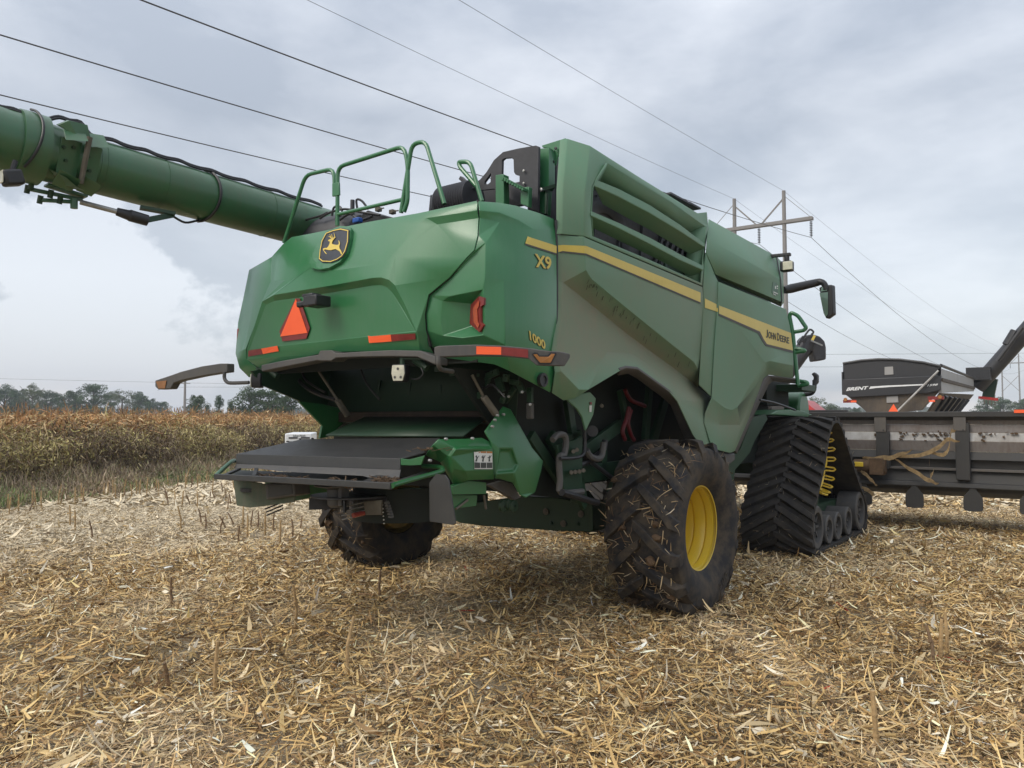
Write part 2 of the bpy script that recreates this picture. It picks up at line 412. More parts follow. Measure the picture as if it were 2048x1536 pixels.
shell('rear_side_panel', V, [
 ['a0','a1','l0','s1'], ['a1','a2','t0','l0'], ['a2','a3','a4','a5','t4','t3','t2','t1','t0'], ['s1','l0','c0','s2'], ['s2','c0','c1','s3'], ['s3','c1','c2','s4'], ['s4','c2','e2','s5'],
 ['t0','t1','l1','l0'], ['t1','t2','l2','l1'], ['t2','t3','l3','l2'], ['t3','t4','t5','l4','l3'], ['a5','t5','t4'],
 ['l0','l1','r1','r0','c0'], ['c0','r0','c1'], ['c1','r0','c2'], ['l1','l2','r2','r1'], ['l2','l3','r3','r2'], ['l3','l4','g0','r4','r3'],
 ['c2','r0','c3'], ['c2','c3','e3','e2'], ['r0','r1','e4','c3'], ['c3','e4','e3'], ['r1','e5','e4'], ['r1','r2','e6','e5'], ['r2','r3','e7','e6'], ['r3','r4','e8','e7'], ['r4','g0','g1','e8'],
 ['e8','g1','g2','e9'], ['e9','g2','g3','e10']], 'dusty_green', CH, key='side', bevel=.014, smooth=14, flat=100)

# louvred upper panel
V = dict(
 p0=(1120,279,'x',1.44,0), p1=(1135,277,'x',1.50,0), p2=(1180,291,'x',1.64,0), p3=(1285,358,'x',1.62,0), p4=(1395,426,'x',1.60,0), p5=(1414,424,'x',1.60,0), p6=(1417,453,'x',1.62,0),
 p7=(1412,490,'x',1.66,0), p8=(1408,533,'x',1.70,.1), p9=(1405,572,'x',1.70,.5), q0=(1113,468,'x',1.60,0), q1=(1124,468,'x',1.63,0), q2=(1168,472,'x',1.70,0),
 m0=(1113,380,'x',1.56,0), m1=(1126,380,'x',1.60,0), m2=(1170,385,'x',1.70,0),
 o0=(1213,325,'x',1.66,0), o1=(1270,360,'x',1.66,0), o2=(1340,402,'x',1.66,0), o3=(1412,453,'x',1.66,0), o4=(1408,492,'x',1.68,0), o5=(1404,536,'x',1.70,.1), o6=(1402,566,'x',1.70,.3), o7=(1300,520,'x',1.70,.05), o8=(1185,472,'x',1.70,0), o9=(1181,428,'x',1.70,0), o10=(1184,374,'x',1.70,0), o11=(1192,356,'x',1.69,0))
shell('louvred_side_panel', V, [
 ['p0','p1','m1','m0'], ['m0','m1','q1','q0'], ['p1','p2','m2','m1'], ['m1','m2','q2','q1'],
 ['p2','p3','o1','o0'], ['p3','p4','o2','o1'], ['p4','p5','p6','o3','o2'], ['p6','p7','o4','o3'], ['p7','p8','o5','o4'], ['p8','p9','o6','o5'],
 ['p9','q2','o8','o7','o6'], ['q2','m2','o10','o9','o8'], ['m2','p2','o0','o11','o10']], 'dusty_green', CH, key='side', bevel=.012, smooth=22)
# the frame lip going inwards around the opening, and two slanted blades across it
def lip(name, outer, xo, dx, dz0, mat='dusty_green'):
    mb = MB(); A = [at(p[0], p[1], x=xo) for p in outer]
    B = [a + Vector((-dx, dy, dz)) for a, (dy, dz) in zip(A, dz0)]
    n = len(A)
    mb.add(A + B, [(i, i + 1, i + 1 + n, i + n) for i in range(n - 1)])
    return mb
op = [(1213,325),(1270,360),(1340,402),(1412,453)]
lp = lip('opening_lip', op, 1.655, .20, [(.02,-.16)] * 4); LP = lp.build('opening_lip', 'dusty_green', CH, 0)
LP.modifiers.new('t', 'SOLIDIFY').thickness = .012
mb = MB()
for ring in ([(1185,472),(1181,428),(1184,374),(1192,356),(1213,325)],):
    A = [at(p[0], p[1], x=1.69) for p in ring]; B = [a + Vector((-.16, .20, -.03)) for a in A]
    mb.add(A + B, [(i, i + 1, i + 1 + len(A), i + len(A)) for i in range(len(A) - 1)])
o = mb.build('opening_side_lip', 'dusty_green', CH); o.modifiers.new('t', 'SOLIDIFY').thickness = .012
mb = MB(); A = [at(p[0], p[1], x=1.69) for p in ((1185,472),(1300,520),(1402,566))]; B = [a + Vector((-.14, 0, .02)) for a in A]
mb.add(A + B, [(0,1,4,3),(1,2,5,4)]); A = [at(p[0], p[1], x=1.68) for p in ((1402,566),(1404,536),(1408,492),(1412,453))]; B = [a + Vector((-.14, -.12, -.03)) for a in A]
mb.add(A + B, [(i, i + 1, i + 5, i + 4) for i in range(3)])
o = mb.build('opening_sill', 'dusty_green', CH); o.modifiers.new('t', 'SOLIDIFY').thickness = .012
def blade(outer_top, outer_bot, inner_bot, xs):
    n = len(outer_top); A = [at(p[0], p[1], x=xs[0]) for p in outer_top]; B = [at(p[0], p[1], x=xs[1]) for p in outer_bot]; C = [at(p[0], p[1], x=xs[2]) for p in inner_bot]
    D = [c + Vector((0, 0, .03)) for c in C]; mb = MB(); mb.add(A + B + C + D, [])
    for i in range(n - 1):
        for k in range(4):
            q = ((k + 1) % 4) * n; mb.f.append((k * n + i, k * n + i + 1, q + i + 1, q + i))
    mb.f += [(0, n, 2 * n, 3 * n), (n - 1, 2 * n - 1, 3 * n - 1, 4 * n - 1)]
    return mb.build('louvre_blade', 'dusty_green', CH, .006, smooth=20)
blade([(1191,358),(1237,377),(1300,410),(1360,449),(1411,488)], [(1187,371),(1237,393),(1300,426),(1360,462),(1409,494)], [(1205,409),(1248,433),(1300,461),(1355,494),(1402,522)], (1.69,1.70,1.56))
blade([(1181,421),(1237,445),(1300,475),(1360,508),(1408,532)], [(1181,431),(1237,456),(1300,488),(1360,520),(1406,540)], [(1184,456),(1240,483),(1300,512),(1355,540),(1400,562)], (1.70,1.71,1.58))
# what shows between the blades
mb = MB(); mb.box((1.43, -.3, 3.33), (.03, 2.6, 1.30)); scr = mb.build('radiator_screen', 'mesh_screen', CH)
for yy in (-1.2, -.75, -.3, .1):
    mb = MB(); mb.bar((1.455, yy, 2.7), (1.455, yy + .18, 3.85), .035, .02); mb.build('screen_rib', 'shroud', scr)
mb = MB(); mb.lathe([(.30, 0), (.36, .03), (.42, .03), (.46, 0)], (1.46, -.85, 3.42), 'x', 40); mb.build('fan_ring', 'shroud', scr)
mb = MB()
for k in range(7):
    y0 = .15 + .13 * k
    mb.tube([(1.47, y0, 2.75 + .03 * k), (1.50, y0 + .1, 3.0), (1.47, y0 - .05, 3.35), (1.48, y0 + .12, 3.7)], .022 + .006 * (k % 3), 8, smooth=5)
mb.build('engine_hose', 'black', CH)
mb = MB(); mb.box((1.47, .55, 3.30), (.06, .5, .35)); mb.box((1.46, 1.0, 3.05), (.08, .25, .5)); mb.lathe([(.0, .06), (.12, .06), (.12, 0)], (1.46, .35, 3.05), 'x', 20); mb.build('engine_block', 'green_dark', CH, .01)
mb = MB(); mb.box((1.50, .62, 3.16), (.02, .06, .12)); mb.box((1.50, .62, 2.86), (.02, .03, .22)); mb.build('engine_bracket', 'steel', CH, .004)

# middle strip, upper box and front panel
V = dict(a=(1417,440,'x',1.58), b=(1415,478,'x',1.70), c=(1412,506,'x',1.72), d=(1430,549,'x',1.72), e=(1436,562,'x',1.72), f=(1435,600,'x',1.72,.2), g=(1429,683,'x',1.72,.05), h=(1422,793,'x',1.72,.1),
 i=(1399,770,'x',1.70,.2), j=(1402,715,'x',1.71,.2), k=(1408,600,'x',1.71,.3), l=(1407,574,'x',1.71,.3), m=(1409,533,'x',1.70))
shell('side_post_panel', V, [['c','d','e','f','k','l','m'], ['k','f','g','h','i','j']], 'dusty_green', CH, key='side', bevel=.006)
V = dict(a=(1418,438,'x',1.52), b=(1554,513,'x',1.52), c=(1415,477,'x',1.70), d=(1562,560,'x',1.70), e=(1432,549,'x',1.73), f=(1564,604,'x',1.73), e1=(1437,557,'x',1.60), f1=(1562,614,'x',1.60), cc=(1413,506,'x',1.72),
 g=(1567,528,'x',1.50), h=(1568,604,'x',1.62), i=(1567,562,'x',1.62))
shell('upper_side_box', V, [['a','b','d','c'], ['c','d','f','e','cc'], ['e','f','f1','e1'], ['b','g','i','d'], ['d','i','h','f'], ['f','h','f1']], 'dusty_green', CH, key='side', bevel=.012, smooth=12)
V = dict(a=(1437,563,'x',1.73,.05), b=(1572,618,'x',1.73,0), c=(1580,652,'x',1.73,0), d=(1586,698,'x',1.73,0), e=(1587,731,'x',1.73,.05), f=(1540,722,'x',1.73,.05), g=(1530,725,'x',1.73,.05), h=(1519,737,'x',1.73,.05), i=(1475,814,'x',1.73,.1),
 j=(1462,820,'x',1.73,.15), k=(1450,816,'x',1.73,.15), l=(1424,796,'x',1.73,.15), m=(1430,683,'x',1.73,.05), n=(1436,600,'x',1.73,.1),
 q0=(1586,757,'x',1.62,.25), q1=(1537,750,'x',1.62,.3), q2=(1527,757,'x',1.62,.3), q3=(1496,842,'x',1.62,.45), q4=(1470,902,'x',1.72,.15), q5=(1461,906,'x',1.74,.1), q6=(1425,897,'x',1.74,.0), q7=(1409,845,'x',1.68,.25), q8=(1411,826,'x',1.68,.4),
 w0=(1440,850,'x',1.69,.45), w1=(1480,850,'x',1.66,.55))
shell('front_side_panel', V, [['a','b','c','d','e','f','g','h','i','j','k','l','m','n'], ['e','q0','q1','f'], ['f','q1','g'], ['g','q1','q2','h'], ['h','q2','q3','w1','i'], ['i','w1','j'], ['j','w1','w0','k'], ['k','w0','l'], ['l','w0','q8'],
 ['q8','w0','q7'], ['q7','w0','q6'], ['w0','w1','q5','q6'], ['w1','q3','q4','q5']], 'dusty_green', CH, key='side', bevel=.014, smooth=20, flat=60)

# run-off marks in the dust under the diagonal fold
mb = MB()
for k in range(34):
    u = random.random(); x0 = 1172 + 214 * u ** 1.3; y0 = 552 + (x0 - 1176) * .815 + random.random() ** 1.5 * 26 + 4; l = random.uniform(4, 12); w = random.uniform(.3, .8)
    P = [project(x0 + dx, y0 + dy, ['side'], .004) for dx, dy in ((-w, 0), (w, 0), (w - l * .35, l), (-w - l * .35, l))]
    if all(P): mb.add(P, [(0, 1, 2, 3)])
mb.build('run_off_marks', 'drip', CH, smooth=0)['kind'] = 'stuff'
# grey arch trims
def strip(name, outer, inner, xo, xi, mat, th=.03, bevel=.008, parent=CH, smooth=30):
    V = {}; fs = []
    for i, (p, q) in enumerate(zip(outer, inner)):
        V['o%d' % i] = (p[0], p[1], 'x', xo); V['i%d' % i] = (q[0], q[1], 'x', xi)
        if i: fs.append(['o%d' % (i - 1), 'o%d' % i, 'i%d' % i, 'i%d' % (i - 1)])
    return shell(name, V, fs, mat, parent, th, bevel, key=name, smooth=smooth)
strip('rear_arch_trim', [(1240,741),(1253,736),(1276,739),(1340,785),(1354,802),(1385,869),(1396,886)], [(1236,752),(1256,748),(1274,758),(1325,796),(1341,811),(1368,876),(1378,892)], 1.71, 1.60, 'trim')
strip('front_arch_trim', [(1592,759),(1538,752),(1528,759),(1497,842),(1470,902)], [(1592,768),(1546,763),(1538,769),(1500,848),(1474,908)], 1.61, 1.52, 'trim')
mb = MB(); pl = [(1396,884),(1423,899),(1461,908),(1470,906),(1471,920),(1458,930),(1440,931),(1425,920)]
mb.prism([at(p[0], p[1], x=1.70) for p in pl], (-.14, 0, 0)); tr = mb.build('lower_panel_trim', 'trim', CH, .015)
mb = MB(); mb.lathe([(0, .002), (.02, .002), (.02, -.01)], at(1446, 917, x=1.71), 'x', 16); mb.build('bolt_hole', 'black', tr)

# stripe and words on the side
T = [(1113,491),(1125,490),(1171,492),(1407,588)]; Bm = [(1113,505),(1125,502),(1171,507),(1407,607.5)]
ST = sticker('side_stripe', T + Bm[::-1], ['side'], 'stripe', CH, .005)
sticker('stripe_border', [(p[0], p[1] + .3) for p in Bm] + [(p[0], p[1] + 3.2) for p in Bm[::-1]], ['side'], 'trim', ST, .004)
sticker('side_stripe', [(1409,597),(1435,610),(1435,624),(1409,615.5)], ['side'], 'stripe', CH, .005)
SF = sticker('side_stripe', [(1437,611),(1581,666),(1585,701),(1533,688),(1527,679),(1519,663),(1437,627)], ['side'], 'stripe', CH, .005)
sticker('stripe_border', [(1437,627),(1519,663),(1527,679),(1533,688),(1585,701.5),(1585.5,706),(1531,692),(1524,682),(1516,667),(1437,631)], ['side'], 'trim', SF, .004)
for w_, xa, xb, tall in (('J', 1530.8, 1534.6, 1), ('OHN', 1535.6, 1550.6, 0), ('D', 1553, 1558, 1), ('EERE', 1559, 1577, 0)):
    bl = lambda x: 675.2 + (x - 1531) * .27
    tp = lambda x: 658.6 + (x - 1531) * .31 + (0 if tall else 2.4)
    lettering('side_lettering', w_, [(xa, bl(xa)), (xb, bl(xb)), (xb, tp(xb)), (xa, tp(xa))], ['side'], 'letter', SF, .009, .02)
WD = sticker('worn_decal', [(1545,564),(1553.5,566),(1555.5,589),(1550,592),(1543,585)], ['side'], 'decal_grey', CH, .004, 0)
for q in ([(1549.2,572),(1551,572.6),(1551,578),(1549.2,577.4)], [(1552.8,571),(1555,571.8),(1554.8,574.5),(1552.8,573.8)], [(1553,576),(1554.8,576.7),(1554.8,578.4),(1553,577.8)], [(1546,583),(1555,587),(1555,589),(1546,585)], [(1545.5,587),(1551,590),(1550.6,591.3),(1545.5,588.6)]):
    sticker('decal_print', q, ['side'], 'sticker', WD, .006, 0)
mb = MB(); mb.tube([at(1554,513,x=1.53) + Vector((0, -.02, 0)), at(1562,560,x=1.705) + Vector((0, -.02, 0)), at(1564.3,605,x=1.735) + Vector((0, -.02, 0))], .010, 6); mb.build('panel_seam', 'black', CH)

# ---- rear hood -----------------------------------------------------
V = dict(
 A=(565,489,'y',-2.66), B=(583,474,'y',-2.66), C=(616,468,'y',-2.69), D=(837,426,'y',-2.66), D1=(955,401,'y',-2.62), C2=(740,443,'y',-2.70),
 E=(543,514,'y',-2.66), G=(570,560,'y',-2.76), H=(624,531,'y',-2.795), I=(634,499,'y',-2.755), J=(657,543,'y',-2.83), K=(767,527,'y',-2.815), Lq=(791,510,'y',-2.785), O=(837,449,'y',-2.695), O1=(853,436,'y',-2.675), O2=(954,421,'y',-2.645), O3=(957,436,'y',-2.62), O4=(875,449,'y',-2.665),
 P1=(955,471,'y',-2.655), P2=(948,500,'y',-2.685), P3=(932,516,'y',-2.70), P4=(899,554,'y',-2.735), P5=(857,589,'y',-2.76), P6=(850,628,'y',-2.755), P7=(852,661,'y',-2.73), P8=(860,692,'y',-2.66), P9=(871,714,'y',-2.60),
 a0=(494,697,'y',-2.72), a1=(524,603,'y',-2.80), a2=(547,590,'y',-2.825), a25=(656,572,'y',-2.87), a3=(744,556,'y',-2.86), a4=(762,555,'y',-2.852), a45=(778,560,'y',-2.843), a5=(790,571,'y',-2.83), a55=(812,614,'y',-2.80), a6=(833,663,'y',-2.775),
 b0=(499,698,'y',-2.71), b1=(532,609,'y',-2.755), b2=(549,602,'y',-2.775), b25=(657,586,'y',-2.81), b3=(744,571,'y',-2.80), b4=(762,570,'y',-2.795), b45=(774,574,'y',-2.79), b5=(784,584,'y',-2.785), b55=(808,622,'y',-2.775), b6=(830,662,'y',-2.765),
 c0=(494,719,'y',-2.70), c1=(521,738,'y',-2.66), c2=(636,708,'y',-2.76), c3=(660,704,'y',-2.78), c4=(782,702,'y',-2.78), c5=(840,702,'y',-2.74),
 e0=(541,563,'y',-2.74))
shell('rear_hood', V, [
 ['A','B','C','I','H','G','E'], ['C','C2','D','O','Lq','K','J','H','I'], ['D','D1','O2','O1','O'], ['O1','O2','O3','O4'], ['O','O1','O4'], ['O4','O3','P1','P2'], ['O','O4','P2','P3','Lq'],
 ['G','H','J','a25','a2','a1'], ['E','G','e0'], ['e0','G','a1','a0'], ['J','K','a4','a3','a25'], ['K','Lq','a45','a4'], ['Lq','a5','a45'], ['Lq','P3','P4','a5'], ['a5','P4','P5','a55'], ['a55','P5','a6'], ['P5','P6','P7','a6'], ['a6','P7','P8','c5'], ['P8','P9','c5'],
 ['a0','a1','b1','b0'], ['a1','a2','b2','b1'], ['a2','a25','b25','b2'], ['a25','a3','b3','b25'], ['a3','a4','b4','b3'], ['a4','a45','b45','b4'], ['a45','a5','b5','b45'], ['a5','a55','b55','b5'], ['a55','a6','b6','b55'],
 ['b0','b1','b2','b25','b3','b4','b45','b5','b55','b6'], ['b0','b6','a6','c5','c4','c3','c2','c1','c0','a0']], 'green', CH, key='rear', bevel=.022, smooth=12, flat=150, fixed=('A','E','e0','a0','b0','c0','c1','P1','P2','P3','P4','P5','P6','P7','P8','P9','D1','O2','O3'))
HOOD = bpy.data.objects['rear_hood']
# left corner
V = dict(a=(543,514,'y',-2.66), b=(498,540,'x',-1.52), c=(487,594,'x',-1.60), d=(476,645,'x',-1.65), e=(471,707,'x',-1.65), f=(479,736,'x',-1.58), g=(498,755,'x',-1.45), h=(519,741,'y',-2.64), i=(493,719,'y',-2.69), j=(492,697,'y',-2.71), k=(541,563,'y',-2.73), l=(514,560,'x',-1.48), m=(500,640,'x',-1.50), n=(484,700,'x',-1.54))
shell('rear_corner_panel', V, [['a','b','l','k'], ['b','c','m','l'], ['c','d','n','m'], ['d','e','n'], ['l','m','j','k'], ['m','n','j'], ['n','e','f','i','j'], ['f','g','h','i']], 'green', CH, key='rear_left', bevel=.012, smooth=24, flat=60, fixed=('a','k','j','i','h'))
# right corner with the lamp recess
V = dict(
 a0=(957,402,'y',-2.62), a1=(999,405,'x',1.44), a2=(1032,411,'x',1.50), a3=(1079,426,'x',1.54), a4=(1108,438,'x',1.56),
 b0=(959,421,'y',-2.645), b1=(999,425,'x',1.49), b2=(1038,441,'x',1.54), b3=(1066,458,'x',1.58), b4=(1111,460,'x',1.585),
 c0=(960,436,'y',-2.62), c1=(999,444,'x',1.485), c2=(1034,460,'x',1.545),
 d0=(957,471,'y',-2.645), d1=(972,485,'x',1.49), d2=(1004,500,'x',1.52), d3=(1042,512,'x',1.58), d4=(1113,500,'x',1.60),
 e0=(950,501,'y',-2.675), f0=(935,518,'y',-2.69), g0=(901,556,'y',-2.715), g1=(970,556,'x',1.49), g2=(1008,560,'x',1.555), g3=(1042,575,'x',1.60), g4=(1114,575,'x',1.615),
 h0=(859,591,'y',-2.735), i0=(852,628,'y',-2.74), j0=(854,661,'y',-2.715), k0=(862,692,'y',-2.64), k1=(889,716,'y',-2.56),
 r0=(885,602,'y',-2.71), r1=(897,593,'y',-2.71), r2=(966,579,'x',1.46), r3=(970,627,'x',1.475), r4=(967,670,'x',1.46), r5=(924,676,'y',-2.68), r6=(885,671,'y',-2.695), r7=(881,640,'y',-2.71),
 n0=(944,607,'x',1.27), n1=(944,652,'x',1.27),
 m2=(1010,630,'x',1.57), m3=(1042,640,'x',1.60), m4=(1114,640,'x',1.60), w2=(1010,690,'x',1.56), w3=(1045,690,'x',1.59), w4=(1106,698,'x',1.60),
 x1=(988,729,'x',1.49), x2=(1021,743,'x',1.53), x3=(1101,785,'x',1.56), x4=(1110,749,'x',1.60), w1=(950,700,'y',-2.62))
shell('rear_corner_panel', V, [
 ['a0','a1','b1','b0'], ['a1','a2','b2','b1'], ['a2','a3','b3','b2'], ['a3','a4','b4','b3'], ['b0','b1','c1','c0'], ['b1','b2','c2','c1'], ['b2','b3','c2'],
 ['c0','c1','d2','d1','d0'], ['c1','c2','d3','d2'], ['c2','b3','d3'], ['b3','b4','d4','d3'], ['d0','d1','g1','g0','f0','e0'], ['d1','d2','g2','g1'], ['d2','d3','g3','g2'], ['d3','d4','g4','g3'],
 ['g0','g1','r2','r1','r0','h0'], ['h0','r0','r7','i0'], ['i0','r7','r6','j0'], ['j0','r6','r5','w1','k1','k0'], ['r5','r4','w1'], ['g1','g2','m2','r3','r2'], ['r3','m2','w2','r4'], ['r4','w2','w1'],
 ['r0','r1','r2','n0'], ['r0','n0','n1','r6','r7'], ['n0','r2','r3','r4','n1'], ['r6','n1','r4','r5'],
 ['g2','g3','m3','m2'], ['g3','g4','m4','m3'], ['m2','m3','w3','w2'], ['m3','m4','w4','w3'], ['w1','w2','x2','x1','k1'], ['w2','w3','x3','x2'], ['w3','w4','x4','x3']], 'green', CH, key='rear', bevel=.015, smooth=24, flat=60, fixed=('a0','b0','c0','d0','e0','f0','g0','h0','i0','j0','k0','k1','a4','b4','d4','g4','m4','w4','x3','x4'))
RC = [o for o in CH.children if o.name.startswith('rear_corner_panel')][-1]
# seam gasket between the hood and the corner
SEAM = [(956,400,-2.62),(957,438,-2.61),(956,471,-2.645),(949,500,-2.675),(933,517,-2.69),(900,555,-2.72),(858,590,-2.74),(851,628,-2.74),(853,661,-2.715),(861,693,-2.67)]
mb = MB(); mb.tube([at(p[0], p[1], y=p[2] + .006) for p in SEAM], .012, 6); mb.build('hood_seam', 'black', HOOD)
mb = MB(); mb.tube([at(p[0] + 1.5, p[1], x=1.59) for p in ((1110,440),(1112,500),(1112,600),(1110,660),(1103,700),(1108,748))], .012, 6); mb.build('panel_seam', 'black', CH)
# emblem, triangle, reflectors
def zp(pts, ox, oy, k): return [(ox + x * k, oy + y * k) for x, y in pts]
K2 = .22133
surr = zp([(785,372),(800,300),(868,170),(950,72),(1060,25),(1150,32),(1160,55),(1155,130),(1120,270),(1060,350),(960,405),(870,412),(800,395)], 450, 450, K2)
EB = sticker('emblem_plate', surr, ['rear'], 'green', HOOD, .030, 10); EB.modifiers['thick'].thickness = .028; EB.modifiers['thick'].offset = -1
sh = zp([(875,332),(882,250),(900,160),(940,88),(1010,62),(1080,48),(1152,60),(1148,170),(1122,262),(1092,308),(1050,338),(985,362),(905,358)], 450, 450, K2)
cx = sum(p[0] for p in sh) / len(sh); cy = sum(p[1] for p in sh) / len(sh)
def sc(P, k): return [(cx + (p[0] - cx) * k, cy + (p[1] - cy) * k) for p in P]
sticker('emblem_shield', sh, ['rear'], 'emblem_black', HOOD, .036, 0)
ring = sc(sh, .95); ri = sc(sh, .90); nn = len(ring)
sticker('emblem_border', ring + ri, ['rear'], 'emblem_yellow', HOOD, .041, 0, [(i, (i + 1) % nn, (i + 1) % nn + nn, i + nn) for i in range(nn)])
deer = zp([(964,165),(968,156),(985,149),(1003,147),(1016,139),(1020,146),(1010,158),(1003,170),(999,188),(1010,199),(1040,204),(1056,202),(1063,192),(1062,178),(1055,160),(1065,168),(1071,182),(1071,198),(1066,214),(1069,236),(1080,252),(1087,268),(1091,290),(1083,287),(1072,264),(1052,250),(1032,240),(1015,244),(992,251),(965,249),(943,241),(930,243),(927,249),(940,266),(956,287),(944,282),(928,260),(919,243),(921,234),(935,229),(955,228),(968,212),(978,190),(981,172),(974,168)], 450, 450, K2)
sticker('leaping_deer', deer, ['rear'], 'emblem_yellow', HOOD, .043, 0)
def stroke(pts, w):
    out = []; rr = []
    for i, p in enumerate(pts):
        a = pts[max(i - 1, 0)]; b = pts[min(i + 1, len(pts) - 1)]; dx, dy = b[0] - a[0], b[1] - a[1]; l = math.hypot(dx, dy) or 1; ww = w * (1 - .6 * i / (len(pts) - 1))
        out.append((p[0] - dy / l * ww, p[1] + dx / l * ww)); rr.append((p[0] + dy / l * ww, p[1] - dx / l * ww))
    return out + rr[::-1]
for s in ([(1004,149),(990,138),(975,128),(966,132)], [(998,144),(986,126),(978,108)], [(1006,146),(1000,126),(996,108)], [(1012,144),(1022,128),(1022,110),(1016,94)], [(1014,144),(1028,134),(1032,128)]):
    sticker('deer_antler', stroke(zp(s, 450, 450, K2), .75), ['rear'], 'emblem_yellow', HOOD, .043, 0)
tri = zp([(650,662),(686,664),(778,930),(745,1026),(530,1052),(502,962)], 450, 450, K2)
sticker('triangle_border', tri, ['rear'], 'darkred', HOOD, .012, 0); sticker('warning_triangle', zp([(655,668),(759,975),(514,1008)], 450, 450, K2), ['rear'], 'orange', HOOD, .017, 0)
for nm, q, m in (('reflector', [(498,701),(523,697),(527,708),(498,713)], 'darkred'), ('reflector', [(524,697),(556,691.5),(559,702),(527.5,708)], 'orange'), ('reflector', [(737,673),(782.7,669),(784.7,682.4),(740,685.7)], 'orange'), ('reflector', [(783,669),(832,666.5),(832.5,678),(785,682.4)], 'darkred')):
    sticker(nm, q, ['rear'], m, HOOD, .008, 12)
# rear camera box
c = at(634, 603, y=-2.92); mb = MB(); mb.box(c, (.17, .16, .09)); mb.bar(c + Vector((-.10, -.02, -.01)), c + Vector((-.18, -.06, -.02)), .05, .05); mb.box(c + Vector((-.07, .0, .055)), (.14, .1, .03)); cb = mb.build('rear_camera', 'black', HOOD, .012)
# tail lamps
lamp = zp([(650,270),(738,193),(764,208),(762,270),(747,290),(750,430),(762,452),(740,515),(652,440)], 800, 550, .22133)
TL = sticker('tail_lamp', lamp, ['rear'], 'darkred', RC, .012, 0); TL.modifiers['thick'].thickness = .02
lens = zp([(690,300),(738,235),(748,240),(742,285),(728,310),(735,420),(748,450),(735,480),(695,425)], 800, 550, .22133)
sticker('tail_lamp_lens', lens, ['rear'], 'taillens', RC, .028, 0)
lamp = [(474,658),(482,650),(482,700),(476,712),(472,706)]
mb = MB(); mb.prism([at(p[0], p[1], x=-1.66) for p in lamp], (.03, 0, 0)); mb.build('tail_lamp', 'redlens', CH, .004)
sticker('side_stripe', [(1054.5,473.5),(1112,492),(1112,506.7),(1050,487)], ['rear'], 'stripe', RC, .005)
sticker('stripe_border', [(1050,487.3),(1112,507),(1112,510),(1049,490)], ['rear'], 'trim', RC, .004)
for dx, m, of, bo in ((1.0, 'letter', .003, .05), (0, 'stripe', .006, .025)):
    lettering('model_lettering', 'X9', [(1071 - dx, 535 + dx), (1102 - dx, 540 + dx), (1101 - dx, 515 + dx), (1068 - dx, 507 + dx)], ['rear'], m, RC, of, bo)
    lettering('model_lettering', '1000', [(1059 - dx / 2, 680 + dx / 2), (1090 - dx / 2, 700 + dx / 2), (1089 - dx / 2, 682 + dx / 2), (1057 - dx / 2, 661 + dx / 2)], ['rear'], m, RC, of, bo)
# round socket low on the corner
p = at(1086, 760, x=1.585); mb = MB(); mb.lathe([(0, .002), (.035, .002), (.035, .012), (.055, .012), (.055, -.02)], p, 'x', 20); mb.build('grommet', 'black', RC)

# bumper moulding under the hood
def yb(x): return -2.80 + .10 * ((x - 690) / 190.0) ** 2
top = [(522,730),(560,722),(636,709),(640,701),(662,700),(671,706),(720,703),(782,700),(840,701),(871,713)]; bot = [(523,743),(556,736),(634,721),(641,722),(662,722),(671,716),(720,714),(782,713),(833,714),(871,730)]
mb = MB(); n = len(top); A = [at(p[0], p[1], y=yb(p[0]) - .03) for p in top]; B = [at(p[0], p[1], y=yb(p[0]) - .03) for p in bot]
Ab = [a + Vector((0, .14, -.01)) for a in A]; Bb = [a + Vector((0, .14, 0)) for a in B]
mb.add(A + B + Bb + Ab, [])
for i in range(n - 1):
    for k in range(4): q = ((k + 1) % 4) * n; mb.f.append((k * n + i, k * n + i + 1, q + i + 1, q + i))
mb.f += [(0, n, 2 * n, 3 * n), (n - 1, 2 * n - 1, 3 * n - 1, 4 * n - 1)]
mb.build('hood_bumper_strip', 'trim', HOOD, .008)

# ---- inner body ----------------------------------------------------
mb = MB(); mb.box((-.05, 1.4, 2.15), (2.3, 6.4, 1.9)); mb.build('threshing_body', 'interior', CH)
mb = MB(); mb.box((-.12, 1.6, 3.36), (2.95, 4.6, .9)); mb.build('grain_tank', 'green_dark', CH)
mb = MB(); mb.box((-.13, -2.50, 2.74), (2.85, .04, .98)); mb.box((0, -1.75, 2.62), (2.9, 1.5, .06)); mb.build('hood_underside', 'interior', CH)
# tailgate cavity under the hood
V = dict(a=(-1.15, -1.95, 1.72), b=(1.15, -1.95, 1.72), c=(1.15, -1.85, 2.7), d=(-1.15, -1.85, 2.7))
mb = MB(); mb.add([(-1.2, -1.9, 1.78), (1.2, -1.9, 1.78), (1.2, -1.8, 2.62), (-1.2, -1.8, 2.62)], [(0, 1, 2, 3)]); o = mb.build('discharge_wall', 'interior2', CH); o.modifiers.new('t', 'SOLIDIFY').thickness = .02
mb = MB(); mb.bar((-1.0, -1.93, 1.84), (1.0, -1.93, 1.84), .05, .10); mb.build('discharge_residue', 'residue_dark', CH, .01)
mb = MB(); mb.prism([at(p[0], p[1], x=-1.22) for p in ((500,742),(520,770),(594,801),(622,828),(643,852),(700,850),(720,760),(640,725))], (.03, 0, 0)); mb.build('hood_side_skirt', 'green_dark', CH)
mb = MB(); mb.prism([at(p[0], p[1], x=-.98) for p in ((594,803),(641,851),(636,877),(652,874),(690,840),(672,815),(640,808))], (.03, 0, 0)); mb.build('chute_side_plate', 'green_low', CH, .004)
mb = MB(); mb.prism([at(p[0], p[1], x=1.12) for p in ((905,735),(1010,745),(1100,795),(1150,800),(1165,1000),(1060,990),(1020,880),(975,842))], (-.03, 0, 0)); mb.build('inner_side_plate', 'interior', CH)
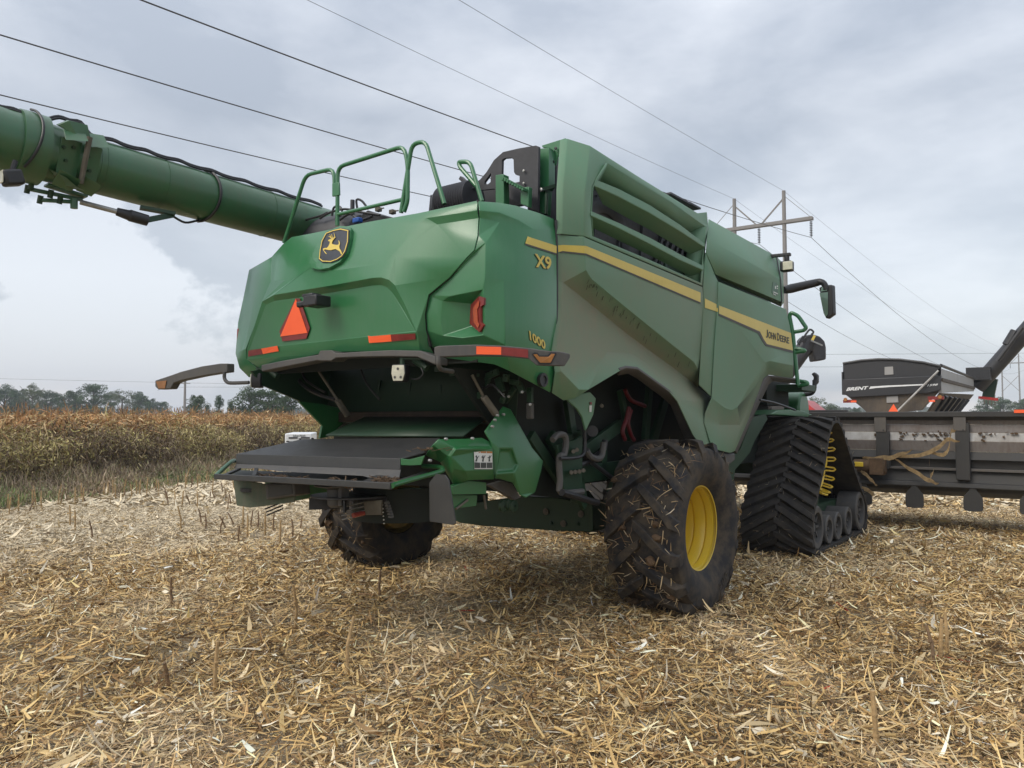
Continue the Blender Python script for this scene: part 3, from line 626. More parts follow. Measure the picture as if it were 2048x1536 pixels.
# sloping discharge board (green), then the black deck with its turned-down lip
a, b, c2, d2 = at(652,873,y=-2.42), at(926,875,y=-2.42), at(978,834,y=-1.92), at(735,834,y=-1.92)
mb = MB(); mb.add([a, b, c2, d2], [(0, 1, 2, 3)]); o = mb.build('discharge_board', 'green_dark', CH); o.modifiers.new('t', 'SOLIDIFY').thickness = .015
DK = MB(); p = [at(472,908,y=-3.0), at(800,917,y=-3.0), at(851,903,y=-2.82), at(880,876,y=-2.44), at(604,878,y=-2.44)]
DK.prism(p, (0, 0, -.012))
q = [at(472,908.5,y=-3.0), at(800,917.5,y=-3.0), at(800,940,y=-3.01), at(472,928,y=-3.01)]; DK.prism(q, (0, .012, 0))
DECK = DK.build('spreader_deck', 'chute', CH, .004)
q = [at(472,928,y=-3.012), at(800,940,y=-3.012), at(797,956,y=-3.10), at(735,955,y=-3.09), at(725,952,y=-3.085), at(560,943,y=-3.07), at(515,937,y=-3.06), at(467,937,y=-3.06)]
mb = MB(); mb.prism(q, (0, .01, .004)); mb.build('deck_flap', 'trim', DECK, .003)
mb = MB()
for i, (x, y) in enumerate(((490,903),(516,897),(545,889),(575,884),(600,879),(625,878))): mb.lathe([(0, .012), (.012, .01), (.012, 0)], at(x, y, y=-3.0 + .1 * i + .05), 'z', 8)
mb.build('deck_bolt', 'black', DECK)
mb = MB()
for i in range(60):
    u = random.random(); c3 = at(860,903,y=-2.84) + Vector((random.gauss(-.03, .05), random.gauss(.1, .14), random.random() * .02)); a_ = random.random() * 6.3
    mb.bar(c3, c3 + Vector((math.cos(a_) * .05, math.sin(a_) * .05, .01)), .006, .004)
mb.build('deck_residue', 'mud', DECK)
mb = MB(); mb.prism([at(q[0], q[1], y=-3.0) for q in ((801,917),(818,919),(849,911),(842,930),(819,931),(801,930))], (0, .01, 0)); mb.build('deck_tab', 'green_low', CH, .003)
# tray and rails
TR = MB(); A = at(431,953,y=-3.38); B = at(783,972,y=-3.38)
TR.bar(A, B, .03, .045); TR.bar(at(449,951,y=-3.36), at(478,938,y=-3.08), .035, .02); TR.bar(at(508,952,y=-3.36), at(513,938,y=-3.08), .035, .02)
TR.bar(at(735,968,y=-3.36), at(770,952,y=-3.05), .14, .015); TR.bar(at(783,970,y=-3.36), at(850,948,y=-2.75), .05, .03)
TRAY = TR.build('spreader_guard_bar', 'chute', CH, .004)
mb = MB(); mb.tube([at(431,952,y=-3.38), at(462,924,y=-3.05), at(473,922,y=-2.95)], .018, 10, smooth=4); mb.build('guard_rail', 'green_low', CH)
mb = MB(); mb.tube([at(784,972,y=-3.38), at(800,966,y=-3.28), at(878,944,y=-2.83), at(885,939,y=-2.77), at(883,935,y=-2.72), at(868,933,y=-2.7), at(845,932,y=-2.7)], .017, 10, smooth=4); mb.build('guard_rail', 'green_low', CH)
mb = MB(); z0 = at(650,958,y=-3.2).z
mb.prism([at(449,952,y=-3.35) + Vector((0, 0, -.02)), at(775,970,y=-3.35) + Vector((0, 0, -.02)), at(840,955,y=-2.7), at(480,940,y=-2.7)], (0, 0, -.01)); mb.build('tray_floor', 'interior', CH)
mb = MB()
for i in range(420):
    u = random.random(); x0 = random.choice((random.uniform(520,610), random.uniform(660,720), random.uniform(750,790), random.uniform(750,790)))
    c3 = at(x0, 953 + random.random() * 8 + (x0 - 520) * .035, y=-3.32 + random.random() * .2); c3.z = z0 - .03 + random.random() * .03 + (.035 if x0 > 745 else 0); a_ = random.random() * 6.3
    mb.bar(c3, c3 + Vector((math.cos(a_) * .05, math.sin(a_) * .04, random.gauss(0, .012))), .008, .004)
mb.build('tray_residue', 'mud', CH)
# covers beside the spreader (the one with the warning sticker, and the larger one ahead of it)
V = dict(a=(851,911,'x',1.02), b=(866,890,'x',1.12), c=(877,878,'x',1.15), d=(930,877,'x',1.20), e=(963,875,'x',1.24), f=(982,884,'x',1.26), g=(985,900,'x',1.27), h=(989,959,'x',1.27), i=(937,961,'x',1.24), j=(908,972,'x',1.16), k=(893,948,'x',1.10), l=(880,925,'x',1.06),
 u0=(908,895,'x',1.22), u1=(895,912,'x',1.19), u2=(903,945,'x',1.19), u3=(920,960,'x',1.2), u4=(933,892,'x',1.24), u5=(984,893,'x',1.275), v0=(912,898,'x',1.25), v1=(902,913,'x',1.22), v2=(909,938,'x',1.22), v3=(930,942,'x',1.27), v4=(987,940,'x',1.30), v5=(985,898,'x',1.30))
shell('spreader_cover', V, [['a','b','c','u0','u1','l'], ['c','d','u4','u0'], ['d','e','f','u5','u4'], ['f','g','v5','u5'], ['u0','u4','u5','v5','v0'], ['u0','v0','v1','u1'], ['u1','v1','v2','u2'], ['l','u1','u2','k'], ['k','u2','j'], ['u2','v2','v3','i','j'], ['v3','v4','h','i'], ['v0','v5','v4','v3','v2','v1'], ['g','v5','v4','h']], 'green_low', CH, .02, .01, key='cover')
V = dict(a=(982,882,'x',1.28), b=(970,862,'x',1.24), c=(1007,812,'x',1.24), d=(1022,818,'x',1.26), e=(1040,850,'x',1.29), f=(1065,895,'x',1.33), g=(1087,922,'x',1.35), h=(1083,942,'x',1.36), i=(1071,985,'x',1.36), j=(1053,994,'x',1.36), k=(1040,990,'x',1.33), l=(1025,966,'x',1.30), m=(1000,959,'x',1.29), n=(990,958,'x',1.28),
 p=(1000,896,'x',1.31), q=(1025,897,'x',1.33), r=(1037,930,'x',1.34), s=(1029,945,'x',1.34), t=(992,948,'x',1.31), p1=(1000,903,'x',1.29), q1=(1020,903,'x',1.30), r1=(1030,928,'x',1.31), s1=(1025,938,'x',1.31), t1=(994,941,'x',1.29))
shell('chopper_cover', V, [['a','b','c','d','e','q','p'], ['e','f','g','h','r','q'], ['h','i','j','k','l','s','r'], ['l','m','n','t','s'], ['n','a','p','t'], ['p','q','q1','p1'], ['q','r','r1','q1'], ['r','s','s1','r1'], ['s','t','t1','s1'], ['t','p','p1','t1'], ['p1','q1','r1','s1','t1']], 'green_low', CH, .02, .01, key='cover')
stk = sticker('warning_label', [(947,903),(983,903),(984,938),(948,938)], ['cover'], 'sticker', CH, .006, 0)
for i in range(3):
    x0 = 948 + i * 12.1
    sticker('label_header', [(x0, 903), (x0 + 10.8, 903), (x0 + 10.9, 906.5), (x0, 906.5)], ['cover'], 'amber', stk, .0075, 0)
    sticker('label_text', [(x0, 925), (x0 + 10.8, 925), (x0 + 10.9, 936), (x0, 936)], ['cover'], 'letter', stk, .0075, 0)
    sticker('label_figure', stroke([(x0 + 3 + i, 923), (x0 + 5, 917), (x0 + 3.5 + i, 911)], 1.6), ['cover'], 'letter', stk, .0078, 0)
    sticker('label_figure', stroke([(x0 + 2, 913 + i), (x0 + 6, 916), (x0 + 9, 912 - i)], 1.1), ['cover'], 'letter', stk, .0078, 0)
mb = MB()
for (x, y) in ((995,831),(1007,829),(985,853),(990,840),(892,878),(945,877),(860,921),(1028,959)): mb.lathe([(0, .012), (.011, .01), (.011, -.01)], at(x, y, x=1.27), 'x', 8)
mb.build('cover_bolt', 'steel', CH)
mb = MB(); mb.prism([at(p[0], p[1], x=1.2) for p in ((905,972),(937,961),(973,965),(973,988),(905,989))], (-.05, 0, 0)); mb.prism([at(p[0], p[1], x=1.15) for p in ((905,990),(955,990),(953,1012),(905,1018))], (-.02, 0, 0)); mb.build('cover_bracket', 'green_low', CH, .004)
mb = MB(); mb.prism([at(p[0], p[1], x=1.20) for p in ((978,970),(1005,962),(1025,968),(1042,995),(1030,1000),(1005,985))], (-.05, 0, 0)); mb.build('lower_bracket', 'trim', CH, .004)
mb = MB()
for pp in (((968,990),(972,1018)), ((912,1018),(935,1000))): mb.tube([at(q[0], q[1], x=1.16) for q in pp], .010, 8)
mb.build('adjuster_rod', 'dirty_steel', CH)
mb = MB()
for k, (x, y) in enumerate(((1006,1012),(1018,1008),(1026,1012))): mb.lathe([(.012, -.02), (.05, -.015), (.055, 0), (.05, .015), (.012, .02)], at(x, y, x=1.0 + k * .02), 'x', 16)
mb.build('idler_pulley', 'green_dark', CH)
# spreader below the tray
mb = MB(); mb.prism([at(p[0], p[1], y=-3.1) for p in ((858,966),(872,948),(890,950),(897,960),(911,1047),(905,1050),(859,1043))], (0, .012, 0)); mb.build('spreader_side_shield', 'chute', CH, .003)
mb = MB(); mb.prism([at(p[0], p[1], y=-3.1) for p in ((466,958),(500,962),(530,968),(590,990),(588,1004),(529,1012),(500,1015),(473,1011))], (0, .012, 0)); mb.build('spreader_side_shield', 'shield', CH, .003)
mb = MB(); mb.prism([at(p[0], p[1], y=-2.75) for p in ((530,960),(664,968),(664,985),(600,1000),(529,1010))], (0, .02, 0)); mb.build('spreader_back_panel', 'green_low', CH, .003)
for q in (((530,967),(587,964),(589,991),(532,1000)),):
    mb = MB(); mb.prism([at(p[0], p[1], y=-3.15) for p in q], (0, .16, 0)); fr = mb.build('spreader_motor_box', 'trim', CH, .012)
    mb = MB(); qq = [(535,970),(583,967),(585,988),(536,996)]; mb.prism([at(p[0], p[1], y=-3.155) for p in qq], (0, .02, 0)); mb.build('box_cover', 'chute', fr, .004)
mb = MB(); c3 = at(512, 975, y=-3.0); mb.lathe([(0, 0), (.13, 0), (.13, -.03), (.02, -.05)], c3, 'z', 24); mb.build('spreader_hub', 'black', CH)
for (x, y, nm) in ((674, 972, 0),):
    mb = MB(); c3 = at(x, y, y=-3.1); mb.lathe([(.0, 0), (.17, 0), (.17, -.01), (.075, -.03), (.07, -.15), (.05, -.17), (0, -.17)], c3 + Vector((0, 0, .01)), 'z', 28); mb.box(c3 + Vector((.1, -.02, -.07)), (.04, .08, .14)); mb.build('spreader_drive_housing', 'trim', CH, .006)
for (cx_, cy_, yy) in ((700, 984, -2.95),):
    c3 = at(cx_, cy_, y=yy); mb = MB(); mb.lathe([(0, -.02), (.30, -.02), (.30, -.032), (0, -.032)], c3, 'z', 36)
    for k in range(5):
        a_ = k * 2 * PI / 5 + .4; u = Vector((math.cos(a_), math.sin(a_), 0)); mb.bar(c3 + u * .08 + Vector((0, 0, -.08)), c3 + u * .31 + Vector((0, 0, -.08)), .012, .09)
    mb.build('spreader_disc', 'black', CH)
for i in range(4):
    mb = MB(); mb.tube([at(680 + i * 1.3, 1016 + i * 7.8, y=-3.15), at(730, 1004 + i * 8.3, y=-3.0)], .0045, 6); mb.build('spreader_tine', 'steel', CH)
for i in range(3):
    mb = MB(); mb.tube([at(530 + i * 1.5, 1018 + i * 6.5, y=-3.15), at(566, 1004 + i * 6.5, y=-3.0)], .006, 6); mb.build('spreader_tine', 'black', CH)
mb = MB(); mb.prism([at(p[0], p[1], y=-3.02) for p in ((726,1003),(762,1000),(762,1030),(731,1030))], (0, .02, 0)); mb.build('tine_bracket', 'dirty_steel', CH, .004)
mb = MB(); mb.tube([at(706,1031,y=-3.1), at(728,1026,y=-3.0)], .02, 8); mb.build('orange_sleeve', 'redlens', CH)
for base in ((765,1010,768,1047), (632,995,636,1018)):
    mb = MB()
    for k in range(6 if base[0] > 700 else 4):
        u = k / 5; p = at(base[0] + (base[2] - base[0]) * u, base[1] + (base[3] - base[1]) * u, y=-3.0); mb.lathe([(0, -.006), (.007, 0), (0, .006)], p, 'z', 8)
    mb.build('chain_bead', 'sticker', CH)
    mb = MB(); mb.bar(at(base[0] + 9, base[1] - 8, y=-2.98), at(base[2] + 16, base[3] - 14, y=-2.98), .03, .01)
    for k in range(6): p = at(base[0] + 9 + k * 1.6, base[1] - 4 + k * 5.5, y=-3.0); mb.box(p, (.03, .03, .012))
    mb.build('toothed_strap', 'trim', CH)
mb = MB(); mb.lathe([(.02, 0), (.38, 0), (.38, .26), (.36, .26), (.36, .01)], at(800, 1000, y=-2.50) + Vector((0, 0, -.14)), 'z', 36, 2.9, 6.6); o = mb.build('spreader_skirt', 'interior', CH)

# brackets, latches and hoses under the hood edge
random.seed(21)
for (x, y, w, h, yy) in ((948,757,.07,.10,-2.3),(972,765,.05,.14,-2.2),(985,748,.12,.05,-2.25),(1000,770,.06,.12,-2.15),(1012,756,.05,.06,-2.2),(1020,790,.04,.15,-2.0),(1030,765,.10,.04,-2.1),(1042,776,.05,.08,-2.05),(960,790,.05,.05,-2.3),(1060,790,.05,.12,-1.95),(1005,800,.04,.05,-2.1),(880,738,.10,.04,-2.4),(905,745,.05,.05,-2.4)):
    c = at(x, y, y=yy); mb = MB(); mb.box(c, (w, .03, h), Matrix.Rotation(random.gauss(0, .4), 3, 'Y')); mb.tube([c + Vector((.01, -.03, h * .2)), c + Vector((.01, -.015, h * .2))], .010, 8); mb.build('hood_bracket', 'green_dark', CH, .003)
for (x, y) in ((1007,789),(1018,793),(975,771),(1045,784),(1061,809)):
    mb = MB(); c = at(x, y, y=-2.2); mb.lathe([(0, -.01), (.010, -.01), (.012, 0)], c, 'y', 8); mb.build('bracket_screw', 'steel', CH)
for pts, r_ in ((((582,728),(590,750),(612,775),(640,790),(670,800)), .018), (((600,728),(612,760),(650,785)), .012), (((720,735),(735,770),(760,800)), .010), (((940,745),(965,775),(985,770),(1010,795)), .009), (((842,735),(846,748),(835,758),(822,757)), .006)):
    mb = MB(); mb.tube(pth(pts, y=-2.25 if pts[0][0] != 842 else -2.7), r_, 7, smooth=5); mb.build('cavity_hose', 'black', CH)
mb = MB(); mb.box(at(1060, 822, y=-1.9), (.06, .04, .13)); mb.build('latch_handle', 'trim', CH, .01)
mb = MB()
for (xa, ya, xb, yb_) in ((760,760,752,826),(820,765,816,828),(880,770,884,828)): mb.bar(at(xa, ya, y=-1.88), at(xb, yb_, y=-1.88), .02, .03)
mb.build('wall_rib', 'interior2', CH)
# gas struts, work lamps, marker arms
def strut(p0, p1, p2):
    mb = MB(); mb.tube([p0, p1], .013, 8); mb.build('strut_rod', 'dirty_steel', CH)
    d = (p2 - p1).normalized(); mb = MB(); mb.bar(p1, p2, .055, .05); mb.bar(p1 + Vector((0, -.03, 0)), p2 + Vector((0, -.03, 0)), .02, .02); mb.build('strut_cylinder', 'dirty_steel', CH, .01)
strut(at(944,750,y=-2.4), at(967,793,y=-2.3), at(993,830,y=-2.2)); strut(at(626,725,y=-2.4), at(675,800,y=-2.3), at(696,832,y=-2.2))
def worklamp(px, py, y, yaw, parent):
    c3 = at(px, py, y=y); R = Matrix.Rotation(yaw, 3, 'Z'); mb = MB()
    pr = [(-.055, .07), (.055, .07), (.062, .0), (.045, -.065), (-.045, -.065), (-.062, 0)]
    mb.prism([c3 + R @ Vector((a, -.02, b)) for a, b in pr], R @ Vector((0, .09, 0))); w = mb.build('work_lamp', 'black', parent, .008)
    mb = MB(); mb.prism([c3 + R @ Vector((a * .9, -.03, b * .9)) for a, b in pr], R @ Vector((0, .01, 0))); mb.build('lamp_lens', 'lens', w, .004)
    mb = MB()
    for a, b in ((0, .035), (-.025, -.03), (.025, -.03)): q = c3 + R @ Vector((a, -.032, b)); mb.add([q + R @ Vector((math.cos(t) * .011, 0, math.sin(t) * .011)) for t in [k * PI / 4 for k in range(8)]], [tuple(range(8))])
    mb.build('lamp_diode', 'trim', w)
    mb = MB(); mb.tube([c3 + Vector((0, .03, .07)), c3 + Vector((0, .03, .12))], .02, 8); mb.bar(c3 + Vector((-.02, .03, .12)), c3 + Vector((.16, .1, .11)), .04, .015); mb.tube([c3 + Vector((.06, .1, .11)), c3 + Vector((.18, .12, .04))], .03, 8); mb.build('lamp_bracket', 'green_dark', w)
    return w
worklamp(799, 747, -2.78, .35, CH); worklamp(510, 762, -2.70, -.9, CH)
def arm(nm, prof, dep, thick):
    """curved marker arm: list of (px, top, bottom, depth)"""
    n = len(prof); A = [at(p[0], p[1], d=p[3]) for p in prof]; B = [at(p[0], p[2], d=p[3]) for p in prof]; b = Vector((-.0, thick, 0))
    mb = MB(); mb.add(A + B + [q + b for q in B] + [q + b for q in A], [])
    for i in range(n - 1):
        for k in range(4): q = ((k + 1) % 4) * n; mb.f.append((k * n + i, k * n + i + 1, q + i + 1, q + i))
    mb.f += [(0, n, 2 * n, 3 * n), (n - 1, 2 * n - 1, 3 * n - 1, 4 * n - 1)]
    o = mb.build(nm, 'trim', CH, .007)
    PANELS[nm] = []; bm = bmesh.new(); bm.from_mesh(o.data); bmesh.ops.triangulate(bm, faces=bm.faces); PANELS[nm].append(BVHTree.FromBMesh(bm)); bm.free()
    return o
MA = arm('marker_arm', [(868,694,712,5.45),(877,691.5,714,5.44),(950,689,711.5,5.42),(1003,691,713,5.42),(1057,696,718,5.45),(1072,699,731,5.46),(1100,702,731.5,5.5),(1119,703,731.5,5.52),(1130,706,714,5.56)], 0, .07)
sticker('reflector', [(952.7,692.7),(1002.5,694),(1002.5,709.5),(952.7,708.5)], ['marker_arm'], 'orange', MA, .005, 14)
sticker('reflector', [(1003.5,694),(1056,699),(1056,715.5),(1003.5,710)], ['marker_arm'], 'darkred', MA, .005, 14)
sticker('turn_lamp', [(1063,708),(1069,704.5),(1075,706),(1078,711),(1095,711),(1100,704.5),(1112,705),(1112,710),(1102,728),(1078,728)], ['marker_arm'], 'black', MA, .006, 0)
sticker('turn_lamp_lens', [(1066,709),(1073,708.5),(1077,713.5),(1096,713.5),(1102,707.5),(1109,708),(1100,725.5),(1079,725.5)], ['marker_arm'], 'amber', MA, .010, 0)
mb = MB(); mb.tube([at(877,712,d=5.45), at(877,728,d=5.45), at(880,736,d=5.5), at(886,740,d=5.6), at(905,743,d=5.8)], .017, 10, smooth=4); mb.build('arm_bracket', 'trim', CH)
ML = arm('marker_arm', [(310,761,773,7.9),(316,759,779,7.88),(340,751,778,7.8),(347,748.5,766,7.78),(361,743.5,761,7.72),(403,732.5,752,7.5),(440,727,746,7.3),(454,727,744,7.2)], 0, .08)
sticker('turn_lamp_lens', [(313,763),(334,761),(331,777),(318,777)], ['marker_arm'], 'amber_dull', ML, .006, 0)
mb = MB(); mb.tube([at(449,744,d=7.2), at(449,756,d=7.2), at(453,763,d=7.18), at(462,766,d=7.15), at(498,765,d=7.1)], .017, 10, smooth=4); mb.build('arm_bracket', 'trim', CH)

# ---- handrails and things on the roof -------------------------------
def rail(pts, y, r=.019, nm='handrail', sm=1, mat='green'):
    P = pth(pts, y=y); Q = [P[0]]
    for i in range(1, len(P) - 1):   # rounded corners
        a, b, c3 = P[i - 1], P[i], P[i + 1]; l = min(.09, (a - b).length * .45, (c3 - b).length * .45)
        p1 = b + (a - b).normalized() * l; p2 = b + (c3 - b).normalized() * l
        for t in (0, .25, .5, .75, 1): Q.append(p1 * (1 - t) ** 2 + b * 2 * t * (1 - t) + p2 * t * t)
    Q.append(P[-1]); mb = MB(); mb.tube(Q, r, 10); return mb.build(nm, mat, CH)
rail([(568,486),(611,350),(668,337),(670,392)], -2.35)
rail([(674.7,452),(675.5,334),(808,292),(816,330),(815,403),(808,424)], -2.40)
rail([(676,429),(805,399)], -2.40, .017)
rail([(802,426),(824,288),(851,282),(889,408)], -2.40)
rail([(964,403),(940,323),(917,324),(920,334),(953,372)], -2.2)
mb = MB(); mb.prism([at(p[0], p[1], y=-2.42) for p in ((664,367),(677,364),(678,390),(664,393))], (0, .02, 0)); mb.build('rail_clamp', 'green', CH, .004)
mb = MB(); mb.lathe([(0, -.46), (.22, -.44), (.29, -.38), (.31, -.28), (.31, .5), (.25, .6), (0, .6)], at(655, 490, y=-1.6) + Vector((0, 0, -.02)), 'x', 36); mb.build('fuel_tank', 'shroud', CH, 0, smooth=40)
mb = MB()
for pts in (((640,437),(660,425),(690,418),(720,424),(760,430)), ((664,432),(668,415),(680,414),(684,425),(676,436)), ((715,420),(713,400),(724,402),(736,418)), ((680,440),(700,428),(720,440),(745,432)), ((596,470),(598,450),(612,440),(640,432),(655,425))):
    mb.tube(pth(pts, y=-1.9), .012, 7, smooth=4)
mb.build('hydraulic_hose', 'black', CH)
mb = MB(); c3 = at(705, 410, y=-1.9); mb.tube([c3 + Vector((0, 0, -.1)), c3 + Vector((0, 0, .05))], .022, 8); mb.build('filter_neck', 'shroud', CH)
mb = MB(); mb.box(at(715, 441, y=-2.0), (.09, .06, .05)); mb.build('filler_cap', 'blue', CH, .01)
mb = MB(); mb.prism([at(p[0], p[1], y=-1.9) for p in ((722,430),(735,420),(755,428),(790,436),(790,450),(722,450))], (0, .4, 0)); mb.build('valve_box', 'black', CH, .01)
mb = MB(); mb.box(at(757, 419, y=-1.95), (.05, .05, .04)); mb.box(at(785, 424, y=-1.95), (.05, .05, .04)); mb.bar(at(757,418,y=-1.97), at(768,416,y=-1.97), .012); mb.bar(at(785,423,y=-1.97), at(797,421,y=-1.97), .012); mb.build('valve_fitting', 'dirty_steel', CH, .004)
# air intake, fan shroud, posts
c3 = at(915, 392, y=-1.6)
mb = MB(); pr = [(0, -.22), (.13, -.22), (.16, -.18)]
for k in range(12): pr += [(.165, -.17 + k * .03), (.15, -.157 + k * .03)]
pr += [(.165, .2), (0, .2)]
mb.lathe(pr, c3 + Vector((0, .0, -.05)), 'x', 32); mb.tube([c3 + Vector((-.2, 0, .03)), c3 + Vector((-.28, .05, -.2))], .11, 16); mb.build('air_cleaner', 'shroud', CH, 0, smooth=50)
mb = MB(); mb.bar(at(922,356,y=-1.6), at(948,380,y=-1.6), .05, .035); mb.build('air_cleaner_bracket', 'shroud', CH, .005)
hole1 = [(1006,321),(1011,317),(1024,316),(1029,320),(1030,345),(1033,350),(1041,352),(1041,364),(1035,366),(1012,364),(1005,355)]
hole2 = [(984,346),(983,365),(978,369),(971,369),(971,364)]
outer = [(1038,298),(1008,305),(990,321),(975,345),(962,360),(950,368),(955,378),(962,381),(990,378),(1000,384),(1041,409),(1041,409),(1077,423),(1079,294),(1074,292),(1055,295)]
bm = bmesh.new(); 
me = bpy.data.meshes.new('fan_shroud'); o = bpy.data.objects.new('fan_shroud', me); COL.objects.link(o)
from mathutils.geometry import tessellate_polygon
loops = [outer[:10] + outer[11:], hole1, hole2]; flat = [p for l in loops for p in l]
fcs = tessellate_polygon([[Vector((p[0], p[1], 0)) for p in l] for l in loops])
me.from_pydata([tuple(at(p[0], p[1], y=-1.55)) for p in flat], [], [tuple(f) for f in fcs]); me.materials.append(M['shroud'])
bm.from_mesh(me); bmesh.ops.recalc_face_normals(bm, faces=bm.faces); bm.to_mesh(me); bm.free()
md = o.modifiers.new('t', 'SOLIDIFY'); md.thickness = .03; md.offset = 0; o.parent = CH
mb = MB(); mb.box(at(1061, 355, y=-1.50) + Vector((0, .22, -.17)), (.14, .35, .86)); mb.build('shroud_side', 'shroud', CH, .01)
mb = MB(); mb.box(at(1010, 395, y=-1.3), (.55, .05, .22)); mb.build('shroud_back', 'black', CH)
for (x, y) in ((1048,342),(1048,367)):
    mb = MB(); p = at(x, y, y=-1.58); mb.lathe([(0, -.012), (.012, -.01), (.012, 0)], p, 'y', 10); mb.build('shroud_bolt', 'steel', CH)
def post(p, y, d=.08):
    mb = MB(); mb.prism([at(q[0], q[1], y=y) for q in p], (0, d, 0)); return mb.build('roof_post', 'green', CH, .004)
post(((991,350),(1007,348),(1008,409),(991,407)), -1.75); post(((1080,297),(1098,295),(1097,372),(1092,378),(1089,428),(1079,424)), -1.45, .10); post(((1041,376),(1058,373),(1057,414),(1051,411),(1041,408)), -1.70, .05)
mb = MB(); mb.bar(at(1009,358,y=-1.72), at(1057,383,y=-1.66), .10, .02)
for k in range(9): p = at(1012 + k * 5, 360.5 + k * 2.6, y=-1.72); mb.box(p, (.02, .11, .02))
mb.build('roof_step', 'green', CH)
mb = MB(); mb.prism([at(q[0], q[1], y=-1.35) for q in ((1083,291),(1131,276),(1134,280),(1120,296),(1111,330),(1104,332),(1101,326),(1100,296),(1085,295))], (0, .02, 0)); mb.build('hinge_plate', 'green', CH, .004)
for (x, y) in ((1112,297),(1106,303),(1107,324)):
    mb = MB(); p = at(x, y, y=-1.37); mb.lathe([(0, -.012), (.014, -.01), (.014, 0)], p, 'y', 10); mb.build('hinge_bolt', 'black' if x != 1106 else 'steel', CH)
mb = MB(); mb.prism([at(q[0], q[1], y=-1.2) for q in ((1098,333),(1113,332),(1111,452),(1096,440))], (0, .05, 0)); mb.build('radiator_side', 'black', CH)
mb = MB(); mb.bar(at(1082,380,y=-1.5), at(1110,372,y=-1.4), .03, .03); mb.tube([at(1093,388,y=-1.5), at(1092,428,y=-1.5)], .015, 8); mb.tube([at(1103,335,y=-1.3), at(1102,380,y=-1.3)], .012, 8); mb.build('gas_spring', 'green_dark', CH)
mb = MB(); mb.lathe([(0, -.02), (.018, -.015), (.018, 0)], at(1083,380,y=-1.52), 'y', 10); mb.build('hinge_bolt', 'steel', CH)
# roof grilles just visible over the louvred panel
mb = MB(); mb.box(at(1345, 400, x=1.45), (.2, .5, .02)); mb.box(at(1374, 414, x=1.45), (.2, .3, .02)); mb.build('roof_grille', 'shroud', CH)
# upper work lamp, mirror
c3 = at(1574, 533, x=1.75); mb = MB(); mb.box(c3, (.16, .13, .14)); w = mb.build('roof_lamp', 'black', CH, .02)
mb = MB(); mb.box(c3 + Vector((.03, -.07, 0)), (.13, .012, .115)); mb.build('lamp_lens', 'lens', w, .01)
mb = MB(); mb.bar(c3 + Vector((-.28, 0, .17)), c3 + Vector((.05, 0, .16)), .07, .04); mb.tube([c3 + Vector((0, 0, .16)), c3 + Vector((0, 0, .06))], .035, 10); mb.build('lamp_bracket', 'black', w, .005)
mb = MB(); P = [at(1568,580,y=3.9), at(1583,577,y=4.0), at(1630,566,y=4.2), at(1642,564,y=4.2), at(1650,570,y=4.2), at(1652,580,y=4.2)]; mb.tube(P, [.05, .065, .055, .045, .04, .035], 12, smooth=4); mb.build('mirror_arm', 'black', CH)
mb = MB(); hd = [(1637,575),(1648,570),(1664,569),(1666,628),(1652,638),(1648,630)]; mb.prism([at(q[0], q[1], y=4.2) for q in hd], (0.02, .10, 0)); mh = mb.build('mirror_head', 'black', CH, .02)
for q in ([(1639,586),(1656,584),(1656,628),(1651,634),(1647,626)], [(1643,574),(1655,572),(1654,581),(1641,583)]):
    mb = MB(); mb.prism([at(a[0], a[1], y=4.185) for a in q], (0, .008, 0)); mb.build('mirror_pane', 'mirror', mh)
# cab (mostly behind the side panels)
mb = MB(); mb.box((0, 4.72, 2.85), (1.9, .9, 1.5), taper=.94); mb.build('cab', 'glass', CH, .04); mb = MB(); mb.box((0, 4.72, 3.66), (1.95, 1.0, .12)); mb.build('cab_roof', 'green', CH, .04)
# boarding ladder rail, platform, front mirror camera
rail([(1596,770),(1592,732),(1586,668),(1579,632),(1582,625),(1596,631),(1613,656),(1607,661),(1589,664)], 4.3, .028, 'ladder_rail')
rail([(1589,697),(1600,698),(1613,702),(1600,703),(1590,706)], 4.3, .028, 'ladder_rail')
mb = MB(); c3 = at(1597, 776, x=1.5); mb.box(c3 + Vector((-.25, .1, 0)), (.75, .7, .10)); mb.build('platform', 'green_dark', CH, .01)
rail([(1598,762),(1612,764),(1616,768),(1596,772)], 4.5, .03, 'platform_rail')
mb = MB(); mb.tube(pth([(1592,789),(1618,788),(1627,782),(1629,770),(1629,760)], y=5.6), .035, 8, smooth=4); mb.build('camera_arm', 'black', CH)
mb = MB(); mb.prism([at(q[0], q[1], y=5.6) for q in ((1622,748),(1628,744),(1635,750),(1635,765),(1630,770),(1625,764),(1627,754))], (0, .1, 0)); mb.build('camera_head', 'black', CH, .015)
# dark works under the cab, track fender
mb = MB(); mb.box((.75, 4.6, 2.2), (1.0, 1.0, .35)); mb.box((.0, 5.2, 1.5), (1.3, 1.8, .9)); mb.build('feeder_house', 'interior', CH)
mb = MB(); mb.lathe([(0, .0), (.25, 0), (.27, .03), (.27, .22), (.24, .25), (0, .25)], at(1577, 818, x=1.12), 'x', 32); mb.build('drive_cover', 'green_low', CH, .01)
mb = MB(); mb.prism([at(q[0], q[1], x=1.5) for q in ((1540,829),(1556,820),(1586,819),(1606,822),(1626,830),(1600,833))], (-.3, 0, 0)); mb.build('track_guard', 'green_low', CH, .01)
mb = MB(); mb.tube(pth([(1520,800),(1550,806),(1590,820)], x=1.75), .015, 6, smooth=3); mb.build('brake_hose', 'black', CH)
